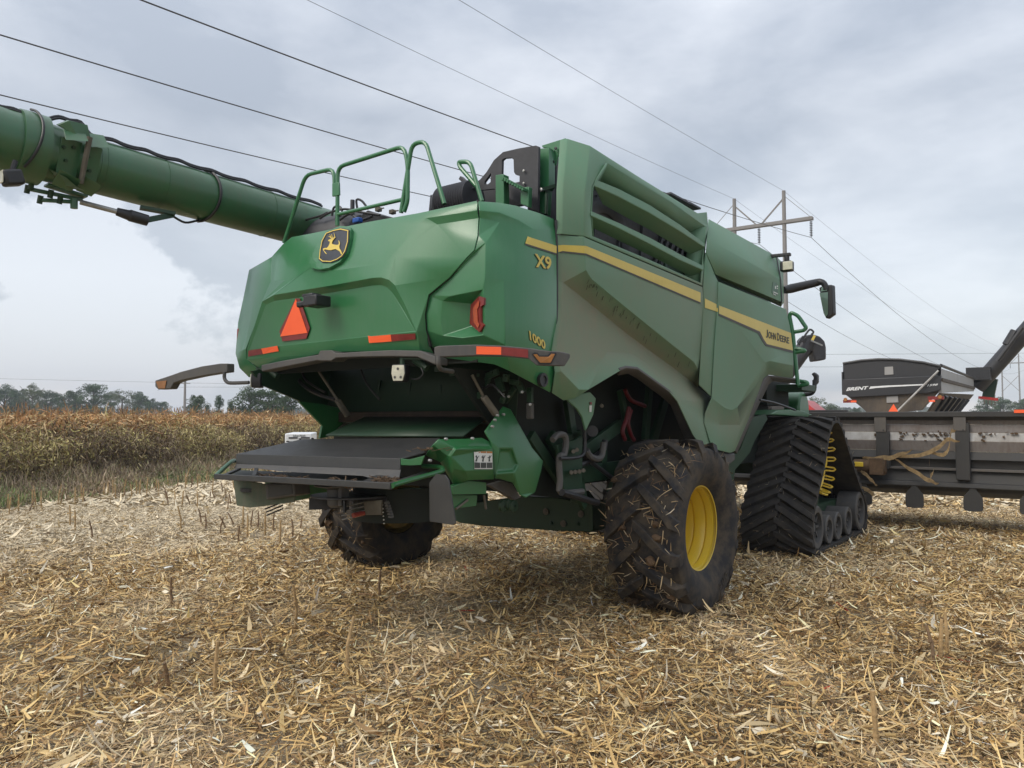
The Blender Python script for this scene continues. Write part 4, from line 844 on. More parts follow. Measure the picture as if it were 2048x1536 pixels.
# panels between the wheels and tracks
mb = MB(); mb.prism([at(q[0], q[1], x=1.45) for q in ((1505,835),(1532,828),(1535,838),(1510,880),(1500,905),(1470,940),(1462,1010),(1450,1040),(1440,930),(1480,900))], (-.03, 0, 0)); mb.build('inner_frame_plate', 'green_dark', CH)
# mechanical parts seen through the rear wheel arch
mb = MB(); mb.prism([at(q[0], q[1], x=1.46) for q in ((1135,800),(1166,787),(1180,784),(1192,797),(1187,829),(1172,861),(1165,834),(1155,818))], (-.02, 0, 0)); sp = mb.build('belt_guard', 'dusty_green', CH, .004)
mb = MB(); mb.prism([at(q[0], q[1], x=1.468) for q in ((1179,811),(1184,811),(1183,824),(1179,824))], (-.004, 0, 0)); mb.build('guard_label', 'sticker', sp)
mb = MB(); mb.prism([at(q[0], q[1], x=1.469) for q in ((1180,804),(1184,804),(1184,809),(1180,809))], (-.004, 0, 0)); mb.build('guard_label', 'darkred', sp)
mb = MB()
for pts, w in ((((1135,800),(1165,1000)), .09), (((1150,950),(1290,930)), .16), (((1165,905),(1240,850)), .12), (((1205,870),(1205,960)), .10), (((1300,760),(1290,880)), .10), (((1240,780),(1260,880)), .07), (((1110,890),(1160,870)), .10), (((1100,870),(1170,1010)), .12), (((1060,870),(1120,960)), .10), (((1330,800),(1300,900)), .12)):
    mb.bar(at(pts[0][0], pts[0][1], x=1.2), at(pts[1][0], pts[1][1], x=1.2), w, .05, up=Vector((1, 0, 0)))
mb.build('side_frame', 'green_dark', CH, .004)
mb = MB(); mb.prism([at(q[0], q[1], x=1.34) for q in ((1115,890),(1120,930),(1130,990),(1165,990),(1165,870),(1150,880))], (-.03, 0, 0)); mb.build('hitch_plate', 'green_dark', CH, .004)
mb = MB(); mb.tube(pth([(1105,880),(1115,870),(1128,870),(1132,885),(1128,910),(1118,915),(1120,960),(1122,985),(1165,983)], x=1.38), .028, 8, smooth=3); mb.build('hydraulic_pipe', 'trim', CH)
mb = MB(); mb.tube(pth([(1124,985),(1150,992),(1180,1002),(1195,1005)], x=1.42), .03, 8, smooth=3); mb.tube(pth([(1168,850),(1170,880),(1168,905),(1155,915),(1120,917)], x=1.42), .016, 8, smooth=3); mb.tube(pth([(1165,910),(1190,930),(1230,960)], x=1.3), .022, 8, smooth=3); mb.tube(pth([(1210,880),(1203,905),(1160,930)], x=1.3), .03, 8, smooth=3); mb.build('hydraulic_hose', 'black', CH)
mb = MB()
for (x, y) in ((1146,902),(1153,899),(1142,944),(1150,943),(1158,942),(1166,940),(1183,858),(1203,811)): mb.tube([at(x, y, x=1.36), at(x + 1, y + 1, x=1.42)], .018, 8)
mb.build('frame_bolt', 'dirty_steel', CH)
mb = MB(); mb.tube([at(1185,862,x=1.3), at(1185,862,x=1.44)], .05, 16); mb.build('belt_pulley', 'black', CH)
for pts in (((1258,815),(1252,840),(1245,862),(1250,880)), ((1262,820),(1256,845),(1262,870),(1268,880)), ((1250,780),(1262,800),(1290,812))):
    mb = MB(); mb.tube(pth(pts, x=1.30), .022, 8, smooth=5); mb.build('red_hose', 'red_hose', CH)
mb = MB(); mb.tube(pth([(1207,885),(1204,910),(1195,918),(1180,912),(1172,900)], x=1.35), .03, 8, smooth=3); mb.build('steering_cylinder', 'trim', CH)

# axle
mb = MB(); pl = [at(q[0], q[1], y=-.15) for q in ((905,1012),(1040,992),(1120,996),(1178,1008),(1180,1064),(1120,1062),(967,1052),(921,1046),(905,1040))]
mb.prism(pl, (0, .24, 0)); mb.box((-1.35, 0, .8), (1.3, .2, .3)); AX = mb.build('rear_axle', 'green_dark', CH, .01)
mb = MB(); mb.prism([at(q[0], q[1], y=-.2) for q in ((1140,987),(1148,985),(1162,1003),(1185,1008),(1186,1062),(1176,1066),(1174,1010),(1140,1006))], (0, .3, 0)); mb.build('axle_bracket', 'green_dark', AX, .01)
for (x, y, r) in ((1162,1028,.035),(1127,1047,.035),(1092,1023,.035),(1184,1028,.028),(1186,1052,.028),(1101,1046,.025),(1155,1048,.02)):
    mb = MB(); mb.lathe([(0, -.016), (r * .45, -.016), (r * .5, -.012), (r, -.01), (r, .004)], at(x, y, y=-.16), 'y', 18); mb.build('axle_bolt', 'dirty_steel' if r > .03 else 'green_dark', AX)

# ---- rear wheels -----------------------------------------------------
R = .825; ZC = .775
def tyre_mesh():
    mb = MB(); W = .37
    prof = [(.40, .26), (.44, .30), (.52, .345), (.62, .37), (.70, .365), (.745, .35), (.768, .31), (.778, .2), (.782, 0), (.778, -.2), (.768, -.31), (.745, -.35), (.70, -.365), (.62, -.37), (.52, -.345), (.44, -.30), (.40, -.26)]
    mb.lathe([(r, o) for r, o in prof], (0, 0, 0), 'x', 72)
    NL = 15
    for side in (-1, 1):
        for k in range(NL):
            a0 = 2 * PI * (k + (.5 if side > 0 else 0)) / NL; sec = []
            for i in range(9):
                u = i / 8; xo = side * (-.03 + .40 * u); ang = a0 + .42 * u ** 1.1 + .02
                surf = .782 - .012 * (abs(xo) / .31) ** 4 if abs(xo) < .32 else .77 - 1.3 * (abs(xo) - .32)
                top = surf + .070 - (.01 if i in (0,) else 0); hw = .034 + .018 * math.sin(PI * u) + (.016 if u > .85 else 0)
                top = min(top, .846) - max(0, abs(xo) - .33) * .9
                sec.append([(xo, (surf - .03), ang - (hw * 1.22) / .8), (xo, top, ang - hw / .8), (xo, top, ang + hw / .8), (xo, (surf - .03), ang + (hw * 1.22) / .8)])
            vs = [Vector((x, r * math.cos(a), r * math.sin(a))) + Vector((0, 0, 0)) for s in sec for x, r, a in s]
            jit = [Vector((random.gauss(0, .0015), random.gauss(0, .0015), random.gauss(0, .0015))) for _ in vs]
            fs = []
            for i in range(8):
                for q in range(3): fs.append((i * 4 + q, i * 4 + q + 1, i * 4 + q + 5, i * 4 + q + 4))
            fs += [(0, 1, 2, 3), (35, 34, 33, 32)]
            mb.add([a + b for a, b in zip(vs, jit)], fs)
    return mb
def flat_bottom(mb, zc, lim=.0):
    for v in mb.v:
        if v.z < -zc + lim + .0: v.z = -zc + lim - (.0); v.x *= 1.03
def wheel(x, y, rz, mirror, name='rear_wheel'):
    E = empty(name, (x, y, ZC), CH, rz)
    t = tyre_mesh(); rot = random.random() * .3
    for v in t.v:
        y0, z0 = v.y, v.z; v.y = y0 * math.cos(rot) - z0 * math.sin(rot); v.z = y0 * math.sin(rot) + z0 * math.cos(rot)
    flat_bottom(t, ZC, .0)
    ty = t.build('tyre', 'rubber', E, .006, smooth=22)
    m = MB(); s = -1 if mirror else 1
    pr = [(.395, .262), (.425, .272), (.43, .258), (.415, .235), (.385, .225), (.375, .17), (.385, .15), (.372, .13), (.36, .05), (.372, .03), (.358, 0), (.355, -.06), (.34, -.10), (.16, -.13), (.15, -.05), (.09, -.04), (.085, .0), (0, .0)]
    m.lathe([(r, o * s) for r, o in pr], (0, 0, 0), 'x', 64); rm = m.build('rim', 'yellow', E, 0, smooth=28)
    m = MB()
    for k in range(10): a = k * PI / 5; m.tube([(s * -.14, .125 * math.cos(a), .125 * math.sin(a)), (s * -.02, .125 * math.cos(a), .125 * math.sin(a))], .012, 8)
    m.build('wheel_nut', 'yellow', rm)
    m = MB(); m.lathe([(.0, -.25 * s), (.33, -.25 * s), (.36, -.12 * s), (.39, -.26 * s)], (0, 0, 0), 'x', 40); m.build('inner_rim', 'rim_grimy', rm)
    # clods and straw stuck to the tread
    n = 900; th = rng.uniform(0, 2 * PI, n); xo = rng.uniform(-.36, .37, n); rr = .80 + rng.uniform(-.01, .03, n); rr -= np.maximum(0, np.abs(xo) - .3) * .5
    C = np.stack([xo, rr * np.cos(th), rr * np.sin(th)], 1); keep = C[:, 2] > -.74; C = C[keep]; n = len(C); th = th[keep]
    Nn = np.stack([np.zeros(n), np.cos(th), np.sin(th)], 1); D = rng.normal(0, 1, (n, 3)); D -= Nn * (D * Nn).sum(1, keepdims=True) * .75; D[:, 2] -= .3
    STK = blades('stuck_straw', C, D, rng.uniform(.03, .15, n), rng.uniform(.003, .010, n), pal(n, [(.42, .32, .19), (.30, .21, .11), (.16, .10, .055), (.5, .42, .3)], [3, 3, 3, 1]), 'straw', .3, parent=E, nrm=Nn); STK['kind'] = 'stuff'
    m = MB()
    for i in range(46):
        a = random.random() * 6.283; xo = random.choice((-1, 1)) * random.uniform(.02, .34); r0 = .80; c = Vector((xo, r0 * math.cos(a), r0 * math.sin(a)))
        if c.z < -.7: continue
        s0 = random.uniform(.015, .045); k0 = len(m.v)
        bm = bmesh.new(); bmesh.ops.create_icosphere(bm, subdivisions=2, radius=s0)
        for v in bm.verts: v.co *= random.uniform(.6, 1.2); v.co.x *= 1.3
        m.add([c + v.co for v in bm.verts], [tuple(v.index for v in f.verts) for f in bm.faces]); bm.free()
    m.build('mud_clod', 'mud', E, 0, smooth=50)['kind'] = 'stuff'
    return E, ty
E1, TY = wheel(1.70, .04, 0, False); E2, _ = wheel(-2.28, -.04, 0, True)
# mounting label and valve on the yellow rim, worn sidewall lettering
m = MB(); rl = [o for o in E1.children if o.name.startswith('rim')][0]
def on_barrel_unused(th0, th1, x0, x1, r=.372):
    vs = []; 
    for i in range(5):
        a = th0 + (th1 - th0) * i / 4; vs += [Vector((x0, r * math.cos(a), r * math.sin(a))), Vector((x1, r * math.cos(a), r * math.sin(a)))]
    return vs, [(2 * i, 2 * i + 1, 2 * i + 3, 2 * i + 2) for i in range(4)]
for (x_, y_, hy, hz, mt) in ((1386, 1038, .10, .17, 'label_yellow'), (1389, 1085, .07, .08, 'label_yellow')):
    c = at(x_, y_, x=1.612) - Vector((1.70, .04, ZC)); m = MB(); m.box(c, (.004, hy, hz)); lb = m.build('rim_label', mt, rl)
    m = MB(); m.box(c + Vector((.003, 0, hz * .2)), (.002, hy * .7, .008)); m.box(c + Vector((.003, 0, -hz * .2)), (.002, hy * .6, .025)); m.box(c + Vector((.003, 0, 0)), (.002, hy * .7, .006)); m.build('rim_label', 'letter', rl)
def arc_text(s, a0, da, r0, h):
    m = MB()
    for i, ch in enumerate(s):
        vs, fs = text2d(ch, .02); a = a0 + da * i
        for (u, v) in [(0, 0)]: pass
        k = len(m.v); m.v += [Vector((.378, -(r0 + h * v) * math.cos(a + (u - .5) * .09), (r0 + h * v) * math.sin(a + (u - .5) * .09))) * 1 for u, v in vs]; m.f += [tuple(q + k for q in f) for f in fs]
    return m
m = arc_text('one', -2.2, .14, .58, .07)
for v in m.v: v.x = .3725
m.build('sidewall_lettering', 'black', TY)

# ---- front tracks ----------------------------------------------------
PROF = [(3.70,.0),(3.52,.03),(3.40,.12),(3.34,.25),(3.335,.40),(3.39,.58),(3.55,.80),(3.93,1.22),(4.16,1.56),(4.32,1.74),(4.5,1.83),(4.72,1.84),(4.93,1.76),(5.1,1.62),(5.54,1.21),(5.95,.86),(6.30,.60),(6.42,.42),(6.43,.26),(6.36,.12),(6.22,.03),(6.05,0)]
def dens(P, step):
    P = [Vector((p[0], p[1])) for p in P]; out = []
    n = len(P); sm = []
    for i in range(n):
        p0, p1, p2, p3 = P[(i - 1) % n], P[i], P[(i + 1) % n], P[(i + 2) % n]
        for k in range(6):
            t = k / 6; sm.append(.5 * ((2 * p1) + (p2 - p0) * t + (2 * p0 - 5 * p1 + 4 * p2 - p3) * t * t + (3 * p1 - p0 - 3 * p2 + p3) * t ** 3))
    d = [0]
    for i in range(len(sm)): d.append(d[-1] + (sm[(i + 1) % len(sm)] - sm[i]).length)
    tot = d[-1]; m = int(round(tot / step)); j = 0
    for k in range(m):
        s = tot * k / m
        while d[j + 1] < s: j += 1
        t = (s - d[j]) / (d[j + 1] - d[j]); out.append(sm[j] * (1 - t) + sm[(j + 1) % len(sm)] * t)
    return out
def track(x0, x1, name='track', side=1):
    E = empty(name, ((x0 + x1) / 2, 4.8, 0), CH); off = Vector((-(x0 + x1) / 2, -4.8, 0))
    P = dens(PROF, .05); n = len(P); mb = MB(); ctr = Vector((4.8, .75)); nr = []
    for i in range(n):
        t = (P[(i + 1) % n] - P[i - 1]).normalized(); q = Vector((t.y, -t.x));
        if q.dot(P[i] - ctr) < 0: q = -q
        nr.append(q)
    ring = []
    for i in range(n):
        o, q = P[i] - nr[i] * .045, nr[i]; i2 = o - q * .035
        ring.append([Vector((x0, o.x, max(o.y, 0.005))), Vector((x1, o.x, max(o.y, .005))), Vector((x1, i2.x, i2.y)), Vector((x0, i2.x, i2.y))])
    vs = [v + off for r in ring for v in r]; fs = []
    for i in range(n):
        a = i * 4; b = ((i + 1) % n) * 4
        for k in range(4): fs.append((a + k, a + (k + 1) % 4, b + (k + 1) % 4, b + k))
    mb.add(vs, fs)
    xm = (x0 + x1) / 2; hw = (x1 - x0) / 2
    Q = dens(PROF, .0125); nq = len(Q); NL = int(n * .05 / .18)
    def surf(s, h):
        i = (s / .0125); a = int(math.floor(i)) % nq; b = (a + 1) % nq; t = i - math.floor(i); p = Q[a] * (1 - t) + Q[b] * t
        tg = (Q[(a + 2) % nq] - Q[(a - 2) % nq]).normalized(); q = Vector((tg.y, -tg.x))
        if q.dot(p - ctr) < 0: q = -q
        p = p - q * .045 + q * h; return p
    tot = nq * .0125
    for sd in (-1, 1):
        for k in range(NL):
            s0 = tot * (k + (.5 if sd > 0 else 0)) / NL; base = len(mb.v)
            for i in range(6):
                u = i / 5; x = xm + sd * (-.02 + (hw + .02) * u); s = s0 + SIGN * .30 * u ** 1.1; w = .036 + .006 * math.sin(PI * u)
                for ds, h in ((-w * 1.4, 0), (-w, .055), (w, .055), (w * 1.4, 0)):
                    p = surf(s + ds, h); mb.v.append(Vector((x + (random.gauss(0, .002)), p.x, max(p.y, -.03) + random.gauss(0, .0015))) + off)
            for i in range(5):
                for q in range(3): a = base + i * 4 + q; mb.f.append((a, a + 1, a + 5, a + 4))
            mb.f += [(base, base + 1, base + 2, base + 3), (base + 23, base + 22, base + 21, base + 20)]
    belt = mb.build('belt', 'track_rubber', E, .006, smooth=30)
    # inner guide lugs
    mb = MB()
    for k in range(0, n, 4):
        p = P[k] - nr[k] * .12; mb.box(Vector((xm, p.x, p.y)) + off, (.08, .07, .08))
    mb.build('guide_lug', 'black', E, .01)['kind'] = 'stuff'
    fx = x1 if side > 0 else x0; s = 1 if side > 0 else -1
    def roller(y, z, r, nm):
        m = MB(); lo, hi = xm - hw + .02, xm + hw - .02
        m.lathe([(0, hi - .05), (r * .2, hi - .05), (r * .25, hi - .12), (r * .68, hi - .09), (r * .70, hi - .005), (r * .93, hi), (r, hi - .015), (r, xm + .16), (r * .4, xm + .15), (r * .4, xm - .15), (r, xm - .16), (r, lo + .015), (r * .93, lo), (r * .7, lo + .005), (r * .68, lo + .09), (r * .25, lo + .12), (r * .2, lo + .05), (0, lo + .05)], (0, 0, 0), 'x', 40)
        for v in m.v: v += Vector((0, y, z)) + off
        o = m.build(nm, 'trim', E, 0, smooth=30)
        for kk in range(8):
            m = MB(); a = kk * PI / 4; m.bar(Vector((fx - s * .075, y + math.cos(a) * r * .28, z + math.sin(a) * r * .28)) + off, Vector((fx - s * .075, y + math.cos(a) * r * .66, z + math.sin(a) * r * .66)) + off, .02, .03); m.build('roller_rib', 'trim', o)
    roller(3.68, .375, .29, 'idler_wheel'); roller(6.05, .375, .30, 'idler_wheel')
    for y, r in ((4.25, .20), (4.72, .20), (5.30, .21)): roller(y, .085 + r, r, 'mid_roller')
    # sprocket
    m = MB(); cs = Vector((4.62, 1.22)); x = fx - s * .30
    m.lathe([(.12, 0), (.20, .02), (.42, .0), (.44, .03), (.44, -.03), (.2, -.03)], Vector((x, cs.x, cs.y)) + off, 'x', 48)
    for k in range(10):
        a = k * PI / 5 + .1; m.bar(Vector((x, cs.x + math.cos(a) * .2, cs.y + math.sin(a) * .2)) + off, Vector((x, cs.x + math.cos(a) * .43, cs.y + math.sin(a) * .43)) + off, .05, .06)
    spk = m.build('drive_sprocket', 'yellow', E, .004)
    for k in range(20):
        m = MB(); a = k * PI / 10; u = Vector((0, math.cos(a), math.sin(a))); tt = Vector((0, -math.sin(a), math.cos(a)))
        c = Vector((x, cs.x, cs.y)) + off + u * .49
        for dd in (-1, 1): m.bar(c + tt * dd * .03 - u * .06 + Vector((-.02 * s, 0, 0)), c + tt * dd * .024 + Vector((.13 * s, 0, 0)), .016, .022)
        m.tube([c + tt * .022 + Vector((.13 * s, 0, 0)), c + Vector((.155 * s, 0, 0)), c - tt * .022 + Vector((.13 * s, 0, 0))], .014, 6); m.build('sprocket_tooth', 'yellow', spk)
    m = MB(); m.lathe([(0, .14 * s), (.10, .14 * s), (.12, .1 * s), (.12, 0)], Vector((x, cs.x, cs.y)) + off, 'x', 20); m.build('sprocket_hub', 'yellow', spk)
    m = MB(); m.box(Vector((xm, 4.85, .45)) + off, (.30, 2.2, .22)); m.bar(Vector((xm, 4.7, .5)) + off, Vector((xm, 4.62, 1.2)) + off, .3, .35); m.box(Vector((xm, 4.62, 1.22)) + off, (hw * 1.2, .3, .3)); m.build('track_frame', 'green_dark', E, .02)
    nS = 260; sI = rng.integers(0, n, nS); xx = rng.uniform(x0, x1, nS); C = np.array([[xx[i] + off.x, P[sI[i]].x + nr[sI[i]].x * .01 + off.y, P[sI[i]].y + nr[sI[i]].y * .01] for i in range(nS)])
    Nn = np.array([[0, nr[i].x, nr[i].y] for i in sI]); D = rng.normal(0, 1, (nS, 3)); D -= Nn * (D * Nn).sum(1, keepdims=True) * .9
    C = C + Nn * .0; k = C[:, 2] > .05; nS = int(k.sum())
    STK = blades('stuck_straw', C[k], D[k], rng.uniform(.02, .10, nS), rng.uniform(.002, .005, nS), pal(nS, [(.45, .38, .27), (.30, .22, .13)], [1, 1]), 'straw', .3, parent=E, nrm=Nn[k]); STK['kind'] = 'stuff'
    return E
SIGN = -1
track(1.11, 2.07, side=1); track(-2.07, -1.11, side=-1)
mb = MB(); mb.box((0, 4.6, 1.2), (2.3, .4, .4)); mb.build('front_axle', 'green_dark', CH, .02)

# ---- unloading auger -------------------------------------------------
AU = empty('unloading_auger', (0, 0, 0), CH)
p1 = at(565,437,x=-1.80); p2 = at(250,349,x=-1.90); ax = (p2 - p1).normalized(); p0 = p1 - ax * 3.5
def AP(px):   # point on the auger axis under photo column px
    r = ray(px, 0); nrm = r.cross(ray(px, 1500)); k = (CAM - p1).dot(nrm) / ax.dot(nrm); return p1 + ax * k
pe = AP(183); r0 = .235
for px_ in (530, 318, 196):
    mb = MB(); mb.tube([AP(px_), AP(px_ - 1.2)], r0 + .004, 40); mb.build('weld_seam', 'tube_green', AU, smooth=40)
mb = MB(); mb.tube([p0, pe], r0, 40); tb = mb.build('auger_tube', 'tube_green', AU, smooth=40)
pc = AP(88); pz = AP(-160)
mb = MB(); mb.tube([AP(182), AP(60)], r0 + .005, 40); mb.tube([AP(84), AP(82), AP(40), AP(28), AP(27)], [r0 + .01, r0 + .055, r0 + .055, r0 + .05, r0 + .01], 40); mb.build('auger_collar', 'tube_green', AU, smooth=40)
mb = MB(); mb.tube([AP(30), pz], r0 + .025, 40); mb.build('auger_spout', 'tube_green', AU, smooth=40)
toC = (CAM - AP(130)); side = (toC - ax * toC.dot(ax)).normalized(); upv = ax.cross(side).normalized()
if upv.z < 0: upv = -upv
def aq(px, s, u): return AP(px) + side * s + upv * u
mb = MB()
for pxa, pxb in ((98, 138), (146, 178)):
    mb.prism([aq(pxa, .20, .25), aq(pxb, .20, .27), aq(pxb, .34, .20), aq(pxa, .30, .16)], side * .03 + upv * -.02)
    mb.prism([aq(pxa, .20, -.24), aq(pxb, .20, -.26), aq(pxb, .34, -.18), aq(pxa, .30, -.14)], side * .03 + upv * .04)
    mb.prism([aq(pxa, .24, .16), aq(pxb, .24, .16), aq(pxb, .24, -.16), aq(pxa, .24, -.16)], side * -.05)
mb.prism([aq(88,.16,.24), aq(104,.2,.30), aq(140,.2,.31), aq(150,.2,.22), aq(120,.24,.2)], side * .05)
mb.prism([aq(86,.2,-.12), aq(110,.30,-.15), aq(130,.34,-.20), aq(150,.30,-.22), aq(120,.2,-.22)], side * .05)
mb.bar(aq(100,.05,-.26), aq(180,.05,-.28), .10, .02); mb.bar(aq(70,.0,-.33), aq(175,.05,-.31), .03, .03); mb.bar(aq(95,.0,-.40), aq(165,.05,-.34), .03, .03)
mb.build('auger_hinge', 'tube_green', AU, .006)
mb = MB(); mb.tube([aq(142, .33, .22), aq(142, .33, -.17)], .022, 10); mb.build('hinge_pin', 'dirty_steel', AU)
mb = MB()
for px_, s_, u_ in ((70,0,-.34),(98,0,-.40),(72,.05,-.30),(112,.05,-.33),(132,.05,-.36)): mb.tube([aq(px_, s_, u_ - .03), aq(px_, s_, u_ + .04)], .022, 10)
for px_, u_ in ((104,.08),(112,-.02),(122,.1),(152,.06),(160,-.05)): mb.tube([aq(px_, .23, u_), aq(px_, .27, u_)], .014, 8)
mb.build('hinge_bolt', 'green_dark', AU)
mb = MB(); mb.tube([at(148,398,d=6.6), at(148,417,d=6.6)], .03, 10); mb.build('pivot_peg', 'tube_green', AU)
mb = MB(); mb.tube([at(160,404,d=6.62), at(236,424,d=6.75)], .022, 10); mb.build('cylinder_rod', 'steel', AU)
mb = MB(); mb.tube([at(233,423,d=6.75), at(256,430,d=6.8), at(260,431,d=6.8), at(295,441,d=6.9)], [.035,.045,.052,.05], 14); mb.build('cylinder_body', 'black', AU)
mb = MB(); mb.bar(at(294,440,d=6.9), at(345,430,d=7.1), .03, .05); mb.bar(at(280,415,d=6.95), at(350,428,d=7.1), .08, .03); mb.build('cylinder_bracket', 'green_dark', AU)
th = []
for k, px_ in enumerate(range(-120, 650, 22)):
    a = .35; base = AP(px_); th.append(base + upv * (r0 + .02 + (.012 if k % 3 == 0 else 0) + (.06 if 95 < px_ < 150 else 0)) + side * .03)
mb = MB(); mb.tube(th, .014, 7, smooth=3); mb.tube([p + side * .03 - upv * .012 for p in th], .011, 7, smooth=3); mb.build('hose_bundle', 'black', AU)
mb = MB()
hp = []
for k in range(13):
    a = math.radians(100 - 15 * k); hp.append(AP(402 + 14 * math.sin(k / 12 * PI)) + side * math.cos(a) * (r0 + .015) + upv * math.sin(a) * (r0 + .015))
mb.tube(hp, .014, 7, smooth=2); 
mb.tube([hp[-1], at(395,441,d=7.4), at(370,445,d=7.3), at(345,432,d=7.1)], .011, 7, smooth=4)
hp = []
for k in range(10):
    a = math.radians(95 - 14 * k); hp.append(AP(50 + 16 * math.sin(k / 9 * PI) - k * 1.5) + side * math.cos(a) * (r0 + .07) + upv * math.sin(a) * (r0 + .07))
mb.tube(hp, .011, 7, smooth=3); mb.build('wrapped_hose', 'black', AU)
c3 = at(24, 356, d=5.95); mb = MB(); mb.box(c3, (.12, .14, .12), Matrix.Rotation(.3, 3, 'X')); w = mb.build('auger_lamp', 'black', AU, .02); mb = MB(); mb.box(c3 + Vector((-.01, -.075, -.01)), (.10, .01, .10)); mb.build('lamp_lens', 'lens', w, .005)
mb = MB(); mb.tube([c3 + Vector((0, 0, .06)), c3 + Vector((0, .02, .14))], .02, 8); mb.build('lamp_bracket', 'black', w)
# ================================================================== CORN HEADER
M['header_pale'] = paint('header_pale', (.24, .235, .23), dust=(.12, .08, .06), amount=.4, rough=.65, coat=0, scale=2.5)
HD = empty('corn_header', (0, 7.2, 0)); tag(HD, 'wide grey corn header on the front of the combine, bare white stripe along its back', 'corn header')
YH = 7.16
def hpan(nm, z0, z1, y0, y1, mat, x0=-4.6, x1=4.6, th=.03, bev=.004):
    mb = MB(); mb.add([(x0, YH + y0, z0), (x1, YH + y0, z0), (x1, YH + y1, z1), (x0, YH + y1, z1), (x0, YH + y0 + th, z0), (x1, YH + y0 + th, z0), (x1, YH + y1 + th, z1), (x0, YH + y1 + th, z1)],
        [(0, 1, 2, 3), (7, 6, 5, 4), (0, 4, 5, 1), (1, 5, 6, 2), (2, 6, 7, 3), (3, 7, 4, 0)]); o = mb.build(nm, mat, HD, bev)
    o.location = (0, -7.2, 0); return o
def hfix(o): o.location = o.location + Vector((0, -7.2, 0)); return o
mb = MB(); mb.box((0, YH + .04, 1.895), (9.2, .22, .09)); mb.box((-1.2, YH + .08, 1.955), (5.6, .16, .05)); hfix(mb.build('top_beam', 'header_dark', HD, .012))
hpan('top_ledge', 1.80, 1.85, .03, .0, 'header_dark'); hpan('back_sheet', 1.73, 1.80, .08, .05, 'header_pale'); hpan('back_sheet', 1.60, 1.727, .05, .08, 'header_pale'); hpan('back_stripe', 1.465, 1.597, .03, .05, 'header_white')
hpan('back_sheet', 1.30, 1.462, .07, .03, 'header_pale'); hpan('back_sheet', 1.17, 1.297, .02, .07, 'header_dark'); hpan('back_sheet', 1.01, 1.167, .12, .10, 'header_dark'); hpan('back_rib', .99, 1.03, .02, .02, 'header_grey', th=.08)
hpan('lower_sheet', .80, .985, .04, .10, 'header_dark'); hpan('lower_beam', .715, .80, -.02, .0, 'header_dark', th=.14, bev=.02)
mb = MB(); mb.add([(-4.6, YH + .1, .73), (4.6, YH + .1, .73), (4.6, YH + 1.6, .45), (-4.6, YH + 1.6, .45)], [(0, 1, 2, 3)]); o = hfix(mb.build('row_deck', 'header_dark', HD)); o.modifiers.new('t', 'SOLIDIFY').thickness = .25
mb = MB()
for s in (-1, 1): mb.prism([(s * 4.6, YH, .7), (s * 4.6, YH + .3, 1.93), (s * 4.6, YH, 1.93)], (s * .03, 0, 0)); mb.prism([(s * 4.6, YH + .1, .5), (s * 4.6, YH + 1.6, .4), (s * 4.6, YH + .9, 1.2), (s * 4.6, YH + .2, 1.9)], (s * .03, 0, 0))
hfix(mb.build('end_sheet', 'header_dark', HD))
for pxa, pxb, y0, y1 in ((1748,1772,834,864), (1906,1932,832,862)):
    a = at(pxa, y0, y=YH - .06); b = at(pxb, y1, y=YH - .06); mb = MB(); mb.box(((a.x + b.x) / 2, YH - .03, (a.z + b.z) / 2), (b.x - a.x, .06, a.z - b.z))
    br = hfix(mb.build('hanger_bracket', 'header_grey', HD, .006))
    mb = MB(); mb.box(((a.x + b.x) / 2 + .03, YH + .0, 1.3), (b.x - a.x + .02, .1, .62 if pxa < 1800 else .9)); hfix(mb.build('bracket_strut', 'header_dark', HD, .008))
    mb = MB()
    for i in range(2):
        for j in range(4): mb.lathe([(0, -.006), (.010, -.005), (.010, .0)], (a.x + .04 + i * (b.x - a.x - .08), YH - .062, a.z - .04 - j * .06), 'y', 8)
    hfix(mb.build('bracket_bolt', 'black', HD))
for px_ in (1727, 1829, 1946, 2060):
    c = at(px_, 990, y=YH + .02); mb = MB(); w = .135
    mb.prism([(c.x - .04, YH, .74), (c.x + .04, YH, .74), (c.x + .05, YH, .69), (c.x + w * .6, YH, .655), (c.x + w * .95, YH, .585), (c.x + w, YH, .54), (c.x + w, YH, .40), (c.x + w * .85, YH, .365), (c.x, YH, .355), (c.x - w * .85, YH, .365), (c.x - w, YH, .40), (c.x - w, YH, .54), (c.x - w * .95, YH, .585), (c.x - w * .6, YH, .655), (c.x - .05, YH, .69)], (0, .03, 0)); hfix(mb.build('skid_flap', 'header_dark', HD, .004))
mb = MB(); c = at(1740, 932, y=YH - .1); mb.tube([c + Vector((-.25, 0, 0)), c + Vector((.25, 0, 0))], [.11, .12], 14); mb.box(c + Vector((.12, 0, 0)), (.22, .25, .28)); hfix(mb.build('gearbox', 'mud', HD, .03))
mb = MB(); mb.box(c + Vector((-.15, -.12, .03)), (.14, .02, .08)); hfix(mb.build('yellow_guard', 'yellow', HD, .01))
mb = MB(); a = at(2028, 822, y=YH - .08); mb.box(a + Vector((.2, 0, -.005)), (.4, .01, .05)); hfix(mb.build('reflector', 'orange', HD))
mb = MB()
for i in range(70):
    px_ = random.choice((random.uniform(1745,1780), random.uniform(1860,1900), random.uniform(1960,2040), random.uniform(1800,1860))); py_ = random.choice((random.gauss(866, 3), random.gauss(872,6), random.gauss(868,2)))
    p = at(px_, py_, y=YH + .015); mb.box(p, (random.uniform(.01,.06), .03, random.uniform(.008,.03)), Matrix.Rotation(random.gauss(0, .4), 3, 'Y'))
hfix(mb.build('mud_splash', 'mud', HD, .004))['kind'] = 'stuff'
